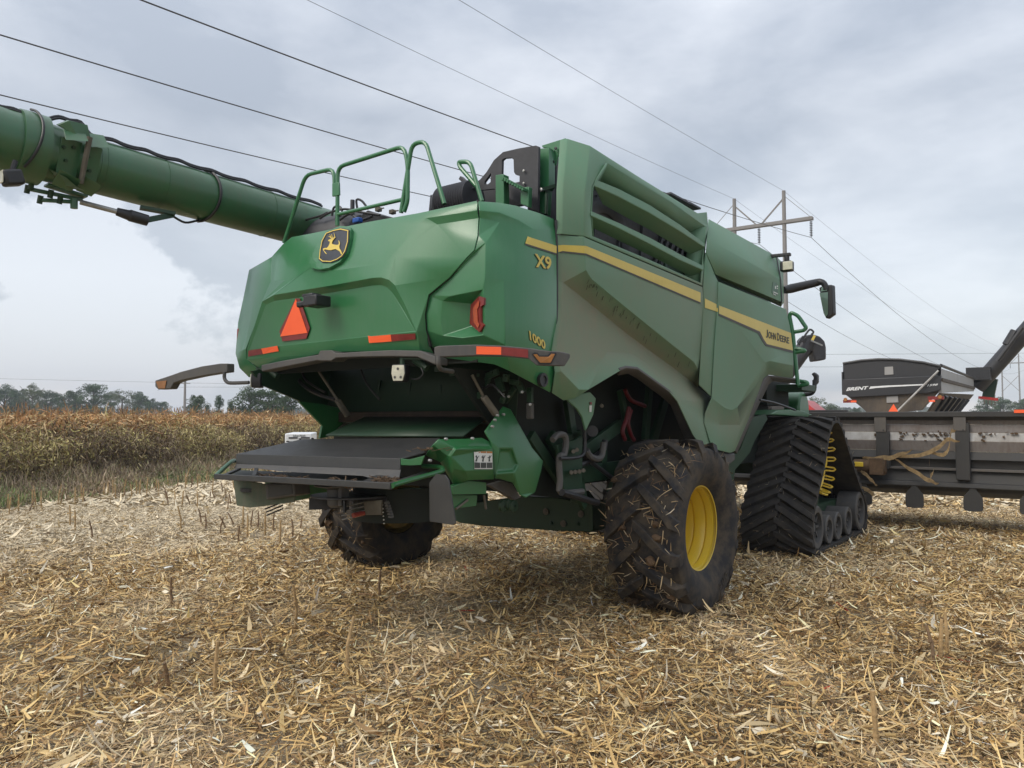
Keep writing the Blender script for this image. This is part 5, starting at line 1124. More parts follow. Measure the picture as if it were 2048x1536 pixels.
# dry corn leaves caught on the back of the header
CL = [[(1725,916),(1780,915),(1825,900)], [(1780,916),(1860,905),(1895,880),(1920,884)], [(1790,918),(1850,955),(1878,968)], [(1858,905),(1862,950),(1868,940)], [(1860,907),(1895,905),(1903,865),(1912,862)], [(1715,935),(1740,955),(1755,972)], [(1705,965),(1745,985),(1750,990)]]
C = []; D = []; Ln = []; 
mb = MB()
for cl in CL:
    P = pth(cl, y=YH - .14); n = 12; pts = []
    for k in range(n + 1):
        t = k / n * (len(P) - 1) * .9999; i = int(t); t -= i; q0, q1, q2, q3 = P[max(i - 1, 0)], P[i], P[i + 1], P[min(i + 2, len(P) - 1)]
        a = .5 * (2 * q1 + (q2 - q0) * t + (2 * q0 - 5 * q1 + 4 * q2 - q3) * t * t + (3 * q1 - q0 - 3 * q2 + q3) * t ** 3); pts.append(a + Vector((0, -.06 * math.sin(k / n * 3), .012 * math.sin(k * 1.7))))
    k0 = len(mb.v)
    for k, p in enumerate(pts):
        w = .035 * math.sin(PI * (.08 + .9 * k / n)) + .004; mb.v += [p + Vector((0, -.01, w)), p + Vector((0, .01, -w))]
    mb.f += [(k0 + 2 * k, k0 + 2 * k + 1, k0 + 2 * k + 3, k0 + 2 * k + 2) for k in range(n)]
M['husk'] = plain('dry_husk', (.38, .27, .14), .8, var=.4, scale=20)
o = mb.build('caught_corn_stalk', 'husk'); tag(o, 'dry broken corn leaves snagged on the back of the grey header', 'corn stalk')

# ================================================================== GRAIN CART
def cart():
    Y = 25.8; G = empty('grain_cart', (-1.2, Y, 0)); off = Vector((1.2, -Y, 0))
    def B(mb, nm, mat, par=G, bev=0, **k):
        o = mb.build(nm, mat, par, bev, **k); o.location = o.location + (off if par is G else Vector((0, 0, 0))); return o
    def pq(pts, y=Y): return [at(p[0], p[1], y=y) for p in pts]
    mb = MB(); mb.prism(pq([(1686,760),(1686,727),(1723,721),(1757,718.5),(1800,719.5),(1846,725),(1882,733),(1882,752)]), (0, .1, 0)); top = B(mb, 'rear_wall', 'cart_black')
    mb = MB(); mb.prism(pq([(1685,759),(1882.5,751),(1881,780),(1857,786),(1702,795),(1686,785)], Y - .12), (0, .2, 0)); band = B(mb, 'rear_band', 'cart_black', bev=.02)
    mb = MB(); mb.prism(pq([(1686,785),(1702,793),(1857,785),(1881,779),(1843,820),(1740,832),(1727,818)], Y + .02), (0, .2, 0)); B(mb, 'rear_hopper', 'cart_dirty')
    a = at(1882,737,y=Y); b = at(1881,786,y=Y); x = a.x; L_ = 10.0
    mb = MB(); mb.prism([Vector((x, Y, a.z)), Vector((x, Y + L_, a.z)), Vector((x, Y + L_, b.z + .35)), Vector((x, Y, b.z))], (-.1, 0, 0)); sd = B(mb, 'side_wall', 'cart_silver')
    mb = MB()
    for k in range(4): mb.box((x + .02, Y + 2.3 * k + 1, (a.z + b.z) / 2), (.06, .1, a.z - b.z))
    mb.box((x + .02, Y + L_ / 2, b.z + .5), (.08, L_, .12)); B(mb, 'side_rib', 'cart_dirty')
    mb = MB(); mb.prism([Vector((x, Y, b.z)), Vector((x, Y + L_, b.z + .2)), Vector((x - 1.3, Y + L_ * .7, .8)), Vector((x - 1.3, Y + .8, .8))], (-.1, 0, 0)); B(mb, 'side_hopper', 'cart_dirty')
    for k in range(6):
        mb = MB(); mb.bar((x + .03, Y + 1.1 + 1.3 * k, b.z - .1), (x - 1.2, Y + 1.8 + 1.1 * k, .95), .12); B(mb, 'hopper_rib', 'cart_black')
    xl = at(1686,760,y=Y).x
    mb = MB(); mb.box((xl, Y + L_ / 2, (a.z + b.z) / 2), (.1, L_, a.z - b.z)); mb.box(((xl + x) / 2, Y + L_, (a.z + b.z) / 2 + .2), (x - xl, .1, a.z - b.z - .4)); mb.box(((xl + x) / 2, Y + 4, 1.2), (1.6, 6, .8)); mb.box(((xl + x) / 2, Y + 6, .6), (.3, 11, .3)); B(mb, 'far_wall', 'cart_black')
    mb = MB(); mb.tube(pq([(1686,727),(1723,721),(1757,718.5),(1800,719.5),(1846,725),(1882,733)], Y - .02), .05, 8); mb.tube([(x, Y, a.z + .12), (x, Y + L_, a.z + .05)], .06, 8); B(mb, 'tarp_roll', 'black')
    for s in (xl + .9, x - .6):
        mb = MB(); mb.tube([(s - .3, Y + 4.5, .85), (s + .3, Y + 4.5, .85)], [.85, .85], 28); w = B(mb, 'cart_wheel', 'rubber', bev=.05)
    mb = MB(); pl = pq([(1769,750),(1769,734),(1786,733),(1787,749)], Y - .02); mb.prism(pl, (0, .02, 0)); mb.prism(pq([(1773,806),(1773,793),(1796,791.5),(1797,805)], Y - .02), (0, .03, 0)); B(mb, 'sight_window', 'cart_silver', bev=.01)
    mb = MB(); mb.tube([at(1794,823,y=Y - .25), at(1877,741,y=Y - .25)], .035, 8); B(mb, 'ladder_pole', 'header_white')
    mb = MB(); mb.prism(pq([(1777,823),(1787,808),(1796,823)], Y - .3), (0, .02, 0)); B(mb, 'warning_triangle', 'orange')
    for q in ((1686,800,1713,805), (1857,799,1887,793)):
        mb = MB(); mb.box(at((q[0] + q[2]) / 2, (q[1] + q[3]) / 2, y=Y - .15), (abs(q[2] - q[0]) * .018, .08, .12)); lb = B(mb, 'lamp_board', 'darkred')
        mb = MB(); mb.box(at((q[0] + q[2]) / 2 + (8 if q[0] < 1700 else -8), q[1] + 3, y=Y - .2), (.20, .05, .07)); B(mb, 'reflector', 'orange')
        mb = MB(); mb.lathe([(0, -.03), (.07, -.03), (.07, 0)], at(1691 if q[0] < 1700 else 1880, 799 if q[0] < 1700 else 794, y=Y - .2), 'y', 12); B(mb, 'marker_lamp', 'amber')
    def word(s, q, mat, bold=.03):
        vs, fs = text2d(s, bold); a, b2, c, d = [at(p[0], p[1], y=Y - .135) for p in q]; mb = MB()
        mb.add([(a * (1 - u) + b2 * u) * (1 - v) + (d * (1 - u) + c * u) * v for u, v in vs], fs); B(mb, 'lettering', mat, smooth=0)
    word('BRENT', [(1692,782),(1734,779),(1737,772),(1696,775)], 'white', .04); word('1598', [(1854,773),(1874,771),(1877,767),(1857,768.5)], 'white', .02)
    mb = MB(); mb.prism(pq([(1738,778),(1741,773),(1775,771),(1848,768),(1855,767.5),(1846,770.5),(1780,774),(1752,776)], Y - .135), (0, .01, 0)); B(mb, 'swoosh', 'white')
    mb = MB(); p0, p1 = at(1953,775,d=38), at(2110,597,d=36); mb.tube([p0, p1], .38, 24); B(mb, 'cart_auger', 'cart_black', smooth=40)
    mb = MB(); mb.tube([at(1995,722,d=36.5), at(2045,655,d=36)], .10, 8); mb.tube([at(2013,690,d=36.4), at(2030,662,d=36.3)], .2, 10); mb.box(at(1958, 748, d=37.5), (1.0, 1.0, .6)); B(mb, 'auger_cylinder', 'black')
    mb = MB(); mb.box(at(1980,777,d=38), (.5, .3, 1.0), Matrix.Rotation(.2, 3, 'Y')); B(mb, 'auger_step', 'green_dark')
    mb = MB(); mb.bar(at(1958,795,d=37), at(1995,799,d=37), .12); B(mb, 'hitch_bar', 'red_paint')
    tag(G, 'black and silver grain cart with arched rear wall, parked beyond the corn header', 'grain cart')
cart()

# a second unloading auger beyond the combine
UA = empty('grain_auger', tuple(at(1560, 836, d=23))); o0 = UA.location.copy()
def ub(mb, nm, mat, par=UA, **k): o = mb.build(nm, mat, par, **k); o.location = -o0 if par is UA else (0, 0, 0); return o
mb = MB(); pa = at(1606, 700, d=23); dr = (at(1619, 685, d=23) - at(1590, 725, d=23)).normalized(); mb.tube([pa + dr * .35, pa - dr * 3.4], .24, 24); ub(mb, 'auger_tube', 'shroud', smooth=40)
hd = [(1603,679),(1611,671),(1625,668),(1640,672),(1650,682),(1653,695),(1653,719),(1630,722),(1628,710),(1625,701),(1618,706)]
mb = MB(); mb.prism([at(p[0], p[1], d=22.8) for p in hd], (Vector((-.3, .45, 0)))); ub(mb, 'spout_hood', 'shroud', bevel=.05)
mb = MB(); mb.tube([at(1597,690,d=22.7), at(1612,668,d=22.7), at(1620,659,d=22.7), at(1627,664,d=22.7), at(1623,669,d=22.7)], .03, 8, smooth=3); mb.bar(at(1597,688,d=22.7), at(1607,673,d=22.7), .08); ub(mb, 'spout_cylinder', 'black')
mb = MB(); mb.bar(at(1622,681,d=22.6), at(1645,691,d=22.6), .04); ub(mb, 'spout_linkage', 'steel'); mb = MB(); mb.box(at(1627,676,d=22.6), (.07, .03, .16), Matrix.Rotation(.5, 3, 'Y')); ub(mb, 'spout_label', 'stripe')
mb = MB(); c = at(1540, 838, d=24.5); mb.box((c.x, c.y, 1.6), (1.1, 3, 1.5), taper=1.1); mb.box((c.x, c.y, .9), (.5, 3, .3)); mb.tube([(c.x - .9, c.y, .75), (c.x + .9, c.y, .75)], .75, 24); ub(mb, 'hopper', 'cart_black', bevel=.03)
tag(UA, 'black unloading auger with a curved hooded spout, just right of the combine side', 'grain auger')
# red tractor
RTc = at(1578, 838, d=34); TRk = empty('red_tractor', (RTc.x, RTc.y, 0)); tag(TRk, 'red tractor low behind the header, mostly hidden by the combine', 'tractor')
def tb_(mb, nm, mat, **k): return mb.build(nm, mat, TRk, **k)
mb = MB(); mb.prism([(-1.1, 0, 1.55), (1.0, 0, 1.55), (1.25, 0, 1.95), (.6, 0, 2.55), (-.2, 0, 2.35), (-1.0, 0, 2.3)], (0, -1.6, 0)); tb_(mb, 'bonnet', 'red_paint', bevel=.08)
mb = MB(); mb.prism([(.3, -1.0, 1.6), (1.9, -1.0, 1.6), (1.7, -1.0, 1.95), (.9, -1.0, 2.6), (.4, -1.0, 2.7)], (0, 1.8, 0)); tb_(mb, 'fender', 'red_paint', bevel=.1)
mb = MB(); mb.box((-.9, .8, 2.5), (1.5, 1.6, 1.6), taper=.9); tb_(mb, 'cab', 'glass', bevel=.05)
for x_, r_ in ((-1.0, .95), (1.0, .95)):
    mb = MB(); mb.tube([(x_ - .3, .6, r_), (x_ + .3, .6, r_)], r_, 28); tb_(mb, 'wheel', 'rubber', bevel=.08)
mb = MB(); mb.box((0, 0, 1.2), (1.4, 3.0, .6)); tb_(mb, 'chassis', 'black')

# ================================================================== AIR COMPRESSOR
a = at(570, 867, d=24); b = at(623, 864.5, d=24.15); zt = a.z; u = (b - a); u.z = 0; w = u.length; u.normalize(); v = Vector((-u.y, u.x, 0)); v = v if v.dot(FW) > 0 else -v
AC = empty('air_compressor', (a.x, a.y, 0)); tag(AC, 'white louvred air compressor box at the edge of the dry corn', 'air compressor')
o0 = Vector((a.x, a.y, 0)); A0 = Vector((0, 0, 0))
def ac(mb, nm, mat, **k): return mb.build(nm, mat, AC, **k)
mb = MB(); mb.prism([A0 + Vector((0, 0, .45)), u * w + Vector((0, 0, .45)), u * w + Vector((0, 0, zt)), Vector((0, 0, zt))], v * 2.6); body = ac(mb, 'housing', 'white', bevel=.03)
for i in range(2):
    for j in range(5):
        mb = MB(); p = u * (w * (.14 + .46 * i)) + Vector((0, 0, zt - .16 - j * .13)) - v * .012; mb.box(p + u * w * .17, (.001, .001, .001)); mb.prism([p, p + u * w * .34, p + u * w * .34 + Vector((0, 0, .045)), p + Vector((0, 0, .045))], -v * .006); o = mb.build('louvre_slot', 'black', body)
vs, fs = text2d('Sullivan-Palatek', .02); mb = MB(); mb.add([u * w * (.3 + .48 * q[0]) - v * .012 + Vector((0, 0, zt - .10 + .06 * q[1])) for q in vs], fs); mb.build('lettering', 'letter', body, smooth=0)
mb = MB(); mb.tube([u * .1 + v * 1.3 + Vector((0, 0, .3)), u * .25 + v * 1.3 + Vector((0, 0, .3))], .3, 20); mb.tube([u * (w - .2) + v * 1.3 + Vector((0, 0, .3)), u * (w - .05) + v * 1.3 + Vector((0, 0, .3))], .3, 20); ac(mb, 'wheel', 'rubber')

# ================================================================== POWER LINE
def pole_frame(C, hh, label, rz=0.0):
    """H-frame: two wooden legs, cross-arm, X brace, three insulator strings. C = ground point between the legs, local x = across the line"""
    E = empty('power_pylon', tuple(C)); tag(E, label, 'pylon', 'H-frame pylons of the power line'); s = hh / 20.5
    for sx in (-1, 1):
        mb = MB(); mb.tube([(sx * 2.1, 0, 0), (sx * 2.05, 0, hh)], [.24, .15], 12); mb.build('leg', 'wood', E)
    ca = hh - 2.6
    mb = MB(); mb.box((0, .16, ca), (8.6, .14, .26)); mb.box((0, -.16, ca), (8.6, .14, .26)); mb.build('crossarm', 'wood', E)
    for sx in (-1, 1):
        mb = MB(); mb.bar((sx * 2.05, 0, hh - .6), (sx * .15, 0, ca + .05), .11); mb.build('brace', 'wood', E)
        mb = MB(); mb.bar((sx * 2.05, 0, hh - .4), (sx * 4.2, 0, ca + .05), .04); mb.build('brace', 'wood', E)
        mb = MB(); mb.bar((sx * 2.08, 0, ca - 3.5), (-sx * 2.1, 0, ca - 8.2), .12); mb.build('brace', 'wood', E)
    for x_ in (-4.15, 0, 4.15):
        mb = MB(); pr = [(0, 0)]
        for k in range(9): pr += [(.03, -.12 - k * .14), (.13, -.16 - k * .14), (.13, -.18 - k * .14), (.03, -.2 - k * .14)]
        pr += [(0, -1.45)]; mb.lathe(pr, (x_, 0, ca - .12), 'z', 12); mb.build('insulator', 'darkred' if 0 else 'shroud', E)
    return E
M['cable'] = plain('cable', (.05, .052, .055), .5)
c1 = (ld(22.6, 62.0) + ld(18.55, 64.8)) / 2   # centre between legs
Ldir = (ld(22.6, 62.0) - ld(18.55, 64.8)).normalized(); Ldir.z = 0
rzp = math.atan2(Ldir.y, Ldir.x)
PY1 = pole_frame(c1, 20.5, 'tall wooden H-frame pylon behind the combine roof, three insulator strings'); PY1.rotation_euler = (0, 0, rzp)
fwd = Vector((-Ldir.y, Ldir.x, 0)); fwd = fwd if fwd.dot(FW) > 0 else -fwd
c2p = ld(143.5, 221); PY2 = pole_frame(c2p, 20.5, 'small distant H-frame pylon at the right edge beyond the grain cart'); PY2.rotation_euler = (0, 0, rzp)
c0p = c1 - (c2p - c1)
names = [('black power cable running over the combine from the top left corner, highest of the thick ones', -9)]
cab = [(4.15, 16.35, (285, 1), 'thick power cable crossing the sky to the peak of the combine roof'), (0, 16.35, (1, 70), 'thick power cable crossing the sky to the handrails, middle of three'), (-4.15, 16.35, (1, 190), 'lowest thick power cable, passing just above the unloading auger'),
       (2.05, 20.5, (920, 1), 'thin earth wire furthest right, reaching the nearer pylon leg'), (-2.05, 20.5, (617, 1), 'thin earth wire left of its twin, reaching the far pylon leg')]
for x_, z_, sg, lab in cab:
    w_ = .020 if z_ < 18 else .010; mb = MB()
    A = c0p + Ldir * x_; B = c1 + Ldir * x_; C_ = c2p + Ldir * x_; P = []
    r_ = ray(*sg); ab = B - A; nn_ = Vector((-ab.y, ab.x, 0)); k_ = (A - CAM).dot(nn_) / r_.dot(nn_); q_ = CAM + r_ * k_; t_ = (q_ - A).dot(ab) / ab.dot(ab); sg = (z_ - q_.z) / (4 * t_ * (1 - t_)); print('sag', round(sg, 2), round(t_, 3))
    for k in range(61): t = k / 60; p = A * (1 - t) + B * t; P.append(Vector((p.x, p.y, z_ - 4 * sg * t * (1 - t))))
    for k in range(1, 41): t = k / 40; p = B * (1 - t) + C_ * t; P.append(Vector((p.x, p.y, z_ - 4 * sg * t * (1 - t))))
    mb.tube(P, w_, 6); o = mb.build('power_cable', 'cable'); tag(o, lab, 'power cable', 'cables of the power line')
# small poles at the far left with their wires
E = empty('utility_pole', tuple(ld(-38.3, 90))); tag(E, 'plain thin utility pole standing above the dry corn on the left', 'utility pole')
mb = MB(); mb.tube([(0, 0, 0), (0, 0, 6.6)], [.16, .12], 10); mb.build('shaft', 'wood', E); mb = MB(); mb.box((0, 0, 6.0), (1.2, .1, .1), Matrix.Rotation(HEAD, 3, 'Z')); mb.build('crossarm', 'wood', E)
for za, zb, y0, y1, lab in ((6.9, 5.6, 90, 90, 'faint wire level across the sky above the left trees'), (5.2, 5.4, 91, 91, 'faint wire from the utility pole towards the big tree')):
    P = [ld(-75, y0, za), ld(-38.3, y0, (za + zb) / 2 - .2), ld(-10, y0, zb)] if za > 6 else [ld(-42, y0, za), ld(-38.3, y0, 5.6), ld(-15, y0, zb)]
    mb = MB(); mb.tube(P, .012, 5, smooth=4); o = mb.build('overhead_wire', 'cable'); tag(o, lab, 'wire')
for yy, lab in ((708, 'faint level wire above the grain cart'), (733, 'faint level wire just left of the grain cart top')):
    mb = MB(); mb.tube([at(1560, yy + 1, d=150), at(1800, yy, d=150), at(2200 if yy < 720 else 1690, yy - 3, d=150)], .025, 5, smooth=3); o = mb.build('overhead_wire', 'cable'); tag(o, lab, 'wire')

# ================================================================== TREES
def tree_meshes(seed, kind):
    g = np.random.default_rng(seed); tall = kind == 'slim'
    # limbs
    mb = MB(); mb.tube([(0, 0, 0), (.02, 0, .25), (0, .02, .5), (.01, 0, .8)], [.035, .028, .02, .006], 8)
    tips = []
    for k in range(14):
        a = g.uniform(0, 6.28); z0 = g.uniform(.22, .62); l = g.uniform(.2, .42) * (.6 if tall else 1)
        p1 = Vector((math.cos(a) * l * .5, math.sin(a) * l * .5, z0 + l * .35)); p2 = Vector((math.cos(a) * l, math.sin(a) * l, z0 + l * (.5 if kind != 'open' else .75)))
        mb.tube([(0, 0, z0), p1, p2], [.014, .009, .003], 6); tips.append(p2)
    trunk = mb.build('trunk', 'bark'); 
    n = {'round': 14000, 'slim': 8000, 'open': 6000}[kind]; K = {'round': 120, 'slim': 70, 'open': 80}[kind]
    cc = []
    for k in range(K):
        a = g.uniform(0, 6.28); r = g.uniform(.0, .40) ** .8 * (.55 if tall else 1) * .85; z = g.uniform(.08, .92)
        env = math.sin(PI * min(.97, max(.16, (z + .12) / 1.10))) ** .55; cc.append((math.cos(a) * r * env, math.sin(a) * r * env, z, g.uniform(.05, .11) * (.8 if kind == 'open' else 1)))
    cc = np.array(cc); i = g.integers(0, K, n); d = g.normal(0, 1, (n, 3)); d /= np.linalg.norm(d, axis=1, keepdims=True); rad = cc[i, 3] * g.uniform(.45, 1.1, n) ** .6
    P = cc[i, :3] + d * rad[:, None] * np.array([1.15, 1.15, .75]); tone = g.uniform(.7, 1.3, K)[i]
    cols = {'round': (.062, .098, .044), 'slim': (.048, .085, .042), 'open': (.11, .135, .072)}[kind]
    col = np.array(cols)[None] * (tone * g.uniform(.7, 1.3, n))[:, None]
    s = g.uniform(.006, .015, n); q = g.normal(0, 1, (n, 3)); q /= np.linalg.norm(q, axis=1, keepdims=True); w = np.cross(q, g.normal(0, 1, (n, 3))); w /= np.linalg.norm(w, axis=1, keepdims=True)
    Vv = np.stack([P - q * s[:, None], P + w * s[:, None] * .7, P + q * s[:, None], P - w * s[:, None] * .7], 1).reshape(-1, 3)
    crown = npmesh('crown', Vv, np.arange(n * 4).reshape(-1, 4), np.repeat(col, 4, 0), 'leaf')
    return trunk, crown
M['bark'] = plain('bark', (.09, .075, .06), .9)
protos = {k: [tree_meshes(s, k) for s in ss] for k, ss in (('round', (1, 2, 3)), ('slim', (4, 5)), ('open', (6, 7)))}
used = set()
def tree(px_, top, wpx, d, kind, v, label, group):
    t, c = protos[kind][v % len(protos[kind])]; h = (838 - top) / F * d + 1.82; w = wpx / F * d
    base = ld((px_ - 1024) / F * d, d); e = empty('tree', tuple(base), None, random.random() * 6); e.scale = (w * 1.55, w * 1.55, h / .98); tag(e, label, 'tree', group)
    for s in (t, c):
        if s.name in used: o = s.copy(); COL.objects.link(o)
        else: o = s; used.add(s.name)
        o.parent = e
TL_ = [(8,767,48,190,'round',0,'pale tree at the left edge of the photo'), (38,775,46,200,'round',1,'rounded tree second from the left edge'), (64,765,42,170,'open',0,'sparse flat-topped tree with gaps, third from the left edge'), (92,779,52,190,'round',2,'broad tree just right of the sparse flat-topped tree'),
 (116,786,40,210,'round',0,'low tree before the bushy pair left of the centre gap'), (146,778,46,185,'round',1,'mid-sized tree left of the tallest left-hand tree'), (187,766,64,180,'round',2,'tallest and widest tree of the left-hand row'), (222,780,34,200,'open',1,'thin bare-twigged tree right of the tallest left-hand tree'),
 (246,777,46,190,'open',0,'light green airy tree right of the bare-twigged one'), (277,782,44,200,'round',0,'greyish tree sloping down at the right of the row'), (300,795,36,210,'round',1,'low tree near the end of the left-hand row'), (322,802,34,215,'round',2,'lowest tree ending the left-hand row'),
 (392,787,40,110,'round',1,'round dark tree right beside the thin utility pole'), (438,789,30,115,'slim',0,'pointed small tree left of the big trees'), (462,799,26,120,'slim',1,'short pointed tree touching the big trees'), (502,770,64,95,'round',0,'big dark tree nearest to the combine lamp'), (538,776,60,95,'round',2,'big tree partly behind the combine tail'), (572,786,52,98,'round',1,'last big tree before the combine chute'), (415,806,26,140,'slim',1,'tiny tree between the round and the pointed tree')]
for t in TL_: tree(*t[:6], t[6], 'trees beyond the dry corn')
TR_ = [(1633,792,42,150,'open',0,'pale tree right of the combine platform'), (1662,806,34,170,'round',0,'low bush-like tree between the combine and the grain cart'), (1712,814,24,200,'round',1,'tiny tree just under the grain cart rear'), (1975,796,44,180,'round',2,'dark tree below the grain cart auger'), (2002,793,40,175,'round',0,'tree between the distant pylon legs and the auger'), (2030,801,36,185,'open',1,'pale tree under the distant pylon'), (2052,792,40,180,'round',1,'tree cut by the right edge of the photo')]
for t in TR_: tree(*t[:6], t[6], 'trees beyond the grain cart')
# far woods that read as one mass
n = 26000; lat = rng.uniform(-420, 700, n); dep = rng.uniform(520, 640, n); hz = 5 + 3.5 * np.sin(lat * .03) + 2.5 * np.sin(lat * .11 + 1); z = rng.uniform(0, 1, n) ** .7 * hz
ok = ~((lat > -60) & (lat < 40) & (hz > 99)); P = np.array([ld(a, b, c) for a, b, c in zip(lat, dep, z)])
q = rng.normal(0, 1, (n, 3)); q /= np.linalg.norm(q, axis=1, keepdims=True); w = np.cross(q, rng.normal(0, 1, (n, 3))); w /= np.linalg.norm(w, axis=1, keepdims=True); s = rng.uniform(.8, 2.0, n)[:, None]
o = npmesh('far_woods', np.stack([P - q * s, P + w * s, P + q * s, P - w * s], 1).reshape(-1, 3), np.arange(n * 4).reshape(-1, 4), np.repeat(pal(n, [(.06, .075, .045), (.08, .09, .05)], [1, 1], .3), 4, 0), 'leaf'); tag(o, 'low hazy line of distant woods on the horizon', 'woods', kind='stuff')

# ================================================================== GROUND
m, nt, b = new_mat('stubble_ground')
tc = N(nt, 'ShaderNodeTexCoord')
def wn(scale, st, det=5):
    mp = N(nt, 'ShaderNodeMapping'); mp.inputs['Scale'].default_value = st; L(nt, tc.outputs['Object'], mp.inputs[0]); n_ = N(nt, 'ShaderNodeTexNoise'); n_.inputs['Scale'].default_value = scale; n_.inputs['Detail'].default_value = det; n_.inputs['Roughness'].default_value = .75; L(nt, mp.outputs[0], n_.inputs[0]); return n_.outputs[0]
fine = wn(28, (1, 3, 1)); fine2 = wn(24, (3, 1, 1)); mid = wn(1.1, (1, 1, 1)); big = wn(.06, (1, .35, 1))
c_a = mixc(nt, ramp(nt, fine, .40, .66), (.055, .036, .024), (.30, .215, .115)); c_b = mixc(nt, ramp(nt, fine2, .40, .64), (.12, .08, .05), (.52, .42, .27))
c_c = mixc(nt, ramp(nt, mid, .35, .65), c_a, c_b); c_d = mixc(nt, ramp(nt, big, .42, .58), c_c, mixc(nt, ramp(nt, fine, .3, .6), (.34, .26, .16), (.60, .52, .38)))
L(nt, c_d, b.inputs['Base Color']); b.inputs['Roughness'].default_value = .95; b.inputs['Specular IOR Level'].default_value = .1
bump(nt, b, math2(nt, 'ADD', fine, fine2), .9, .03); M['ground'] = m
S = 3000; G_ = MB(); k = 0
xs = np.linspace(-26, 34, 121); ys = np.linspace(-14, 46, 121)
X, Yg = np.meshgrid(xs, ys); Z = .012 * np.sin(X * 1.7 + Yg * .6) + .012 * np.sin(Yg * 2.3 - X * .8) + rng.normal(0, .006, X.shape) - .03
edge = (np.abs(X - 4) > 29.5) | (np.abs(Yg - 16) > 29.5); Z[edge] = -.03
Vg = np.stack([X.ravel(), Yg.ravel(), Z.ravel()], 1); nn = 121; ii = np.arange(nn * nn).reshape(nn, nn)
Q = np.stack([ii[:-1, :-1], ii[:-1, 1:], ii[1:, 1:], ii[1:, :-1]], -1).reshape(-1, 4)
ex = [(-26, -14), (34, -14), (34, 46), (-26, 46)]; fx_ = [(-S, -S), (S, -S), (S, S), (-S, S)]
k = len(Vg); Vg = np.concatenate([Vg, np.array([(x, y, -.03) for x, y in ex + fx_])]); Q = np.concatenate([Q, np.array([[k + i, k + 4 + i, k + 4 + (i + 1) % 4, k + (i + 1) % 4] for i in range(4)])[:, ::-1]])
g = npmesh('ground', Vg, Q, None, 'ground'); g['kind'] = 'structure'

# chopped corn residue lying on the field
def edge_lat(d): return np.interp(d, [2, 8, 15.4, 22.6, 28.9, 45, 90], [-15.5, -12.0, -10.2, -8.6, -8.0, -5.5, 0])
def scatter(n, d0, d1, pw=1.0):
    u = rng.uniform(0, 1, n); d = (d0 ** (2 - pw) + u * (d1 ** (2 - pw) - d0 ** (2 - pw))) ** (1 / (2 - pw)) if pw != 2 else d0 * (d1 / d0) ** u
    lat = rng.uniform(-.86, .86, n) * (d + 2.0); k = lat > edge_lat(d) - .2
    d, lat = d[k], lat[k]
    x = CAM.x + lat * math.cos(HEAD) - d * math.sin(HEAD); y = CAM.y + lat * math.sin(HEAD) + d * math.cos(HEAD)
    return x, y, d
SCOL = [(.54, .355, .145), (.68, .48, .21), (.78, .63, .39), (.32, .190, .080), (.115, .064, .027), (.53, .41, .235), (.88, .78, .60)]
def field_noise(x, y): return np.sin(x * 1.3 + 2 * np.sin(y * .7)) * np.sin(y * 1.1 + 1.7 * np.sin(x * .5)) + .5 * np.sin(x * 3.7 + y * 2.9)
def residue(name, n, d0, d1, ln, wd, zmax, wts, pw=1.0, segs=1, bend=.2, pitch=.15):
    x, y, d = scatter(n, d0, d1, pw); n = len(x); th = rng.uniform(0, 2 * PI, n)
    blob = np.sin(x * 2.1 + 1.3 * np.sin(y * 1.7)) * np.sin(y * 2.4 + 1.1 * np.sin(x * 1.3 + 2)); kp = (rng.uniform(0, 1, n) > np.clip((blob - .72) * 2.6, 0, .6)) | (d > 14)
    x, y, d, th = x[kp], y[kp], d[kp], th[kp]; n = len(x)
    D = np.stack([np.cos(th), np.sin(th), rng.normal(.02, pitch, n)], 1)
    l = rng.uniform(ln[0], ln[1], n) * rng.uniform(.5, 1, n); w = rng.uniform(wd[0], wd[1], n)
    C = np.stack([x, y, rng.uniform(-.01, zmax, n) - .5 * l * 0], 1)
    C[:, 2] += np.abs(D[:, 2]) * l * .2
    col = pal(n, SCOL, wts, .22); fn = field_noise(x, y)
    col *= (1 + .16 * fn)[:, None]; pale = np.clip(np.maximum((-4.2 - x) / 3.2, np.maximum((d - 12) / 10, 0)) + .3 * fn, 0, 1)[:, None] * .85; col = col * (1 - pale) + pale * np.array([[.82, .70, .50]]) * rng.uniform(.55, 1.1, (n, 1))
    return C, D, l, w, np.clip(col, .01, .9)
lay = [residue('a', 140000, 2.4, 8, (.02, .10), (.0025, .009), .03, [5, 3, 1.2, 5, 3.5, 1.5, .3]),
       residue('b', 70000, 2.4, 9, (.05, .24), (.005, .017), .04, [4, 4, 1.6, 4, 2.4, 1.6, .4]),
       residue('c', 170000, 8, 16, (.04, .16), (.005, .019), .035, [4, 4, 2, 4, 2.5, 2, .6]),
       residue('d', 90000, 16, 42, (.12, .36), (.02, .06), .045, [3, 4, 4, 3, 1.5, 2, 1.5])]
blades('corn_residue', *[np.concatenate([q[i] for q in lay]) for i in range(5)], 'straw', .30, segs=2)
tag(bpy.data.objects['corn_residue'], 'chopped tan corn stalks and leaves littering the field', 'corn residue', kind='stuff')
lay = [residue('s', 26000, 2.4, 11, (.08, .28), (.002, .006), .04, [4, 4, 2, 2, 1, 2, .6]), residue('h', 4200, 2.4, 12, (.08, .26), (.012, .036), .045, [1, 1.5, 4, .5, .2, 2, 3.5], bend=.3), residue('h2', 2600, 10, 26, (.15, .35), (.02, .05), .05, [1, 2, 4, .5, .3, 3, 3])]
o = blades('corn_husks', *[np.concatenate([q[i] for q in lay]) for i in range(5)], 'straw', .35, segs=4); tag(o, 'pale papery corn husks curled on top of the litter', 'corn husks', kind='stuff')
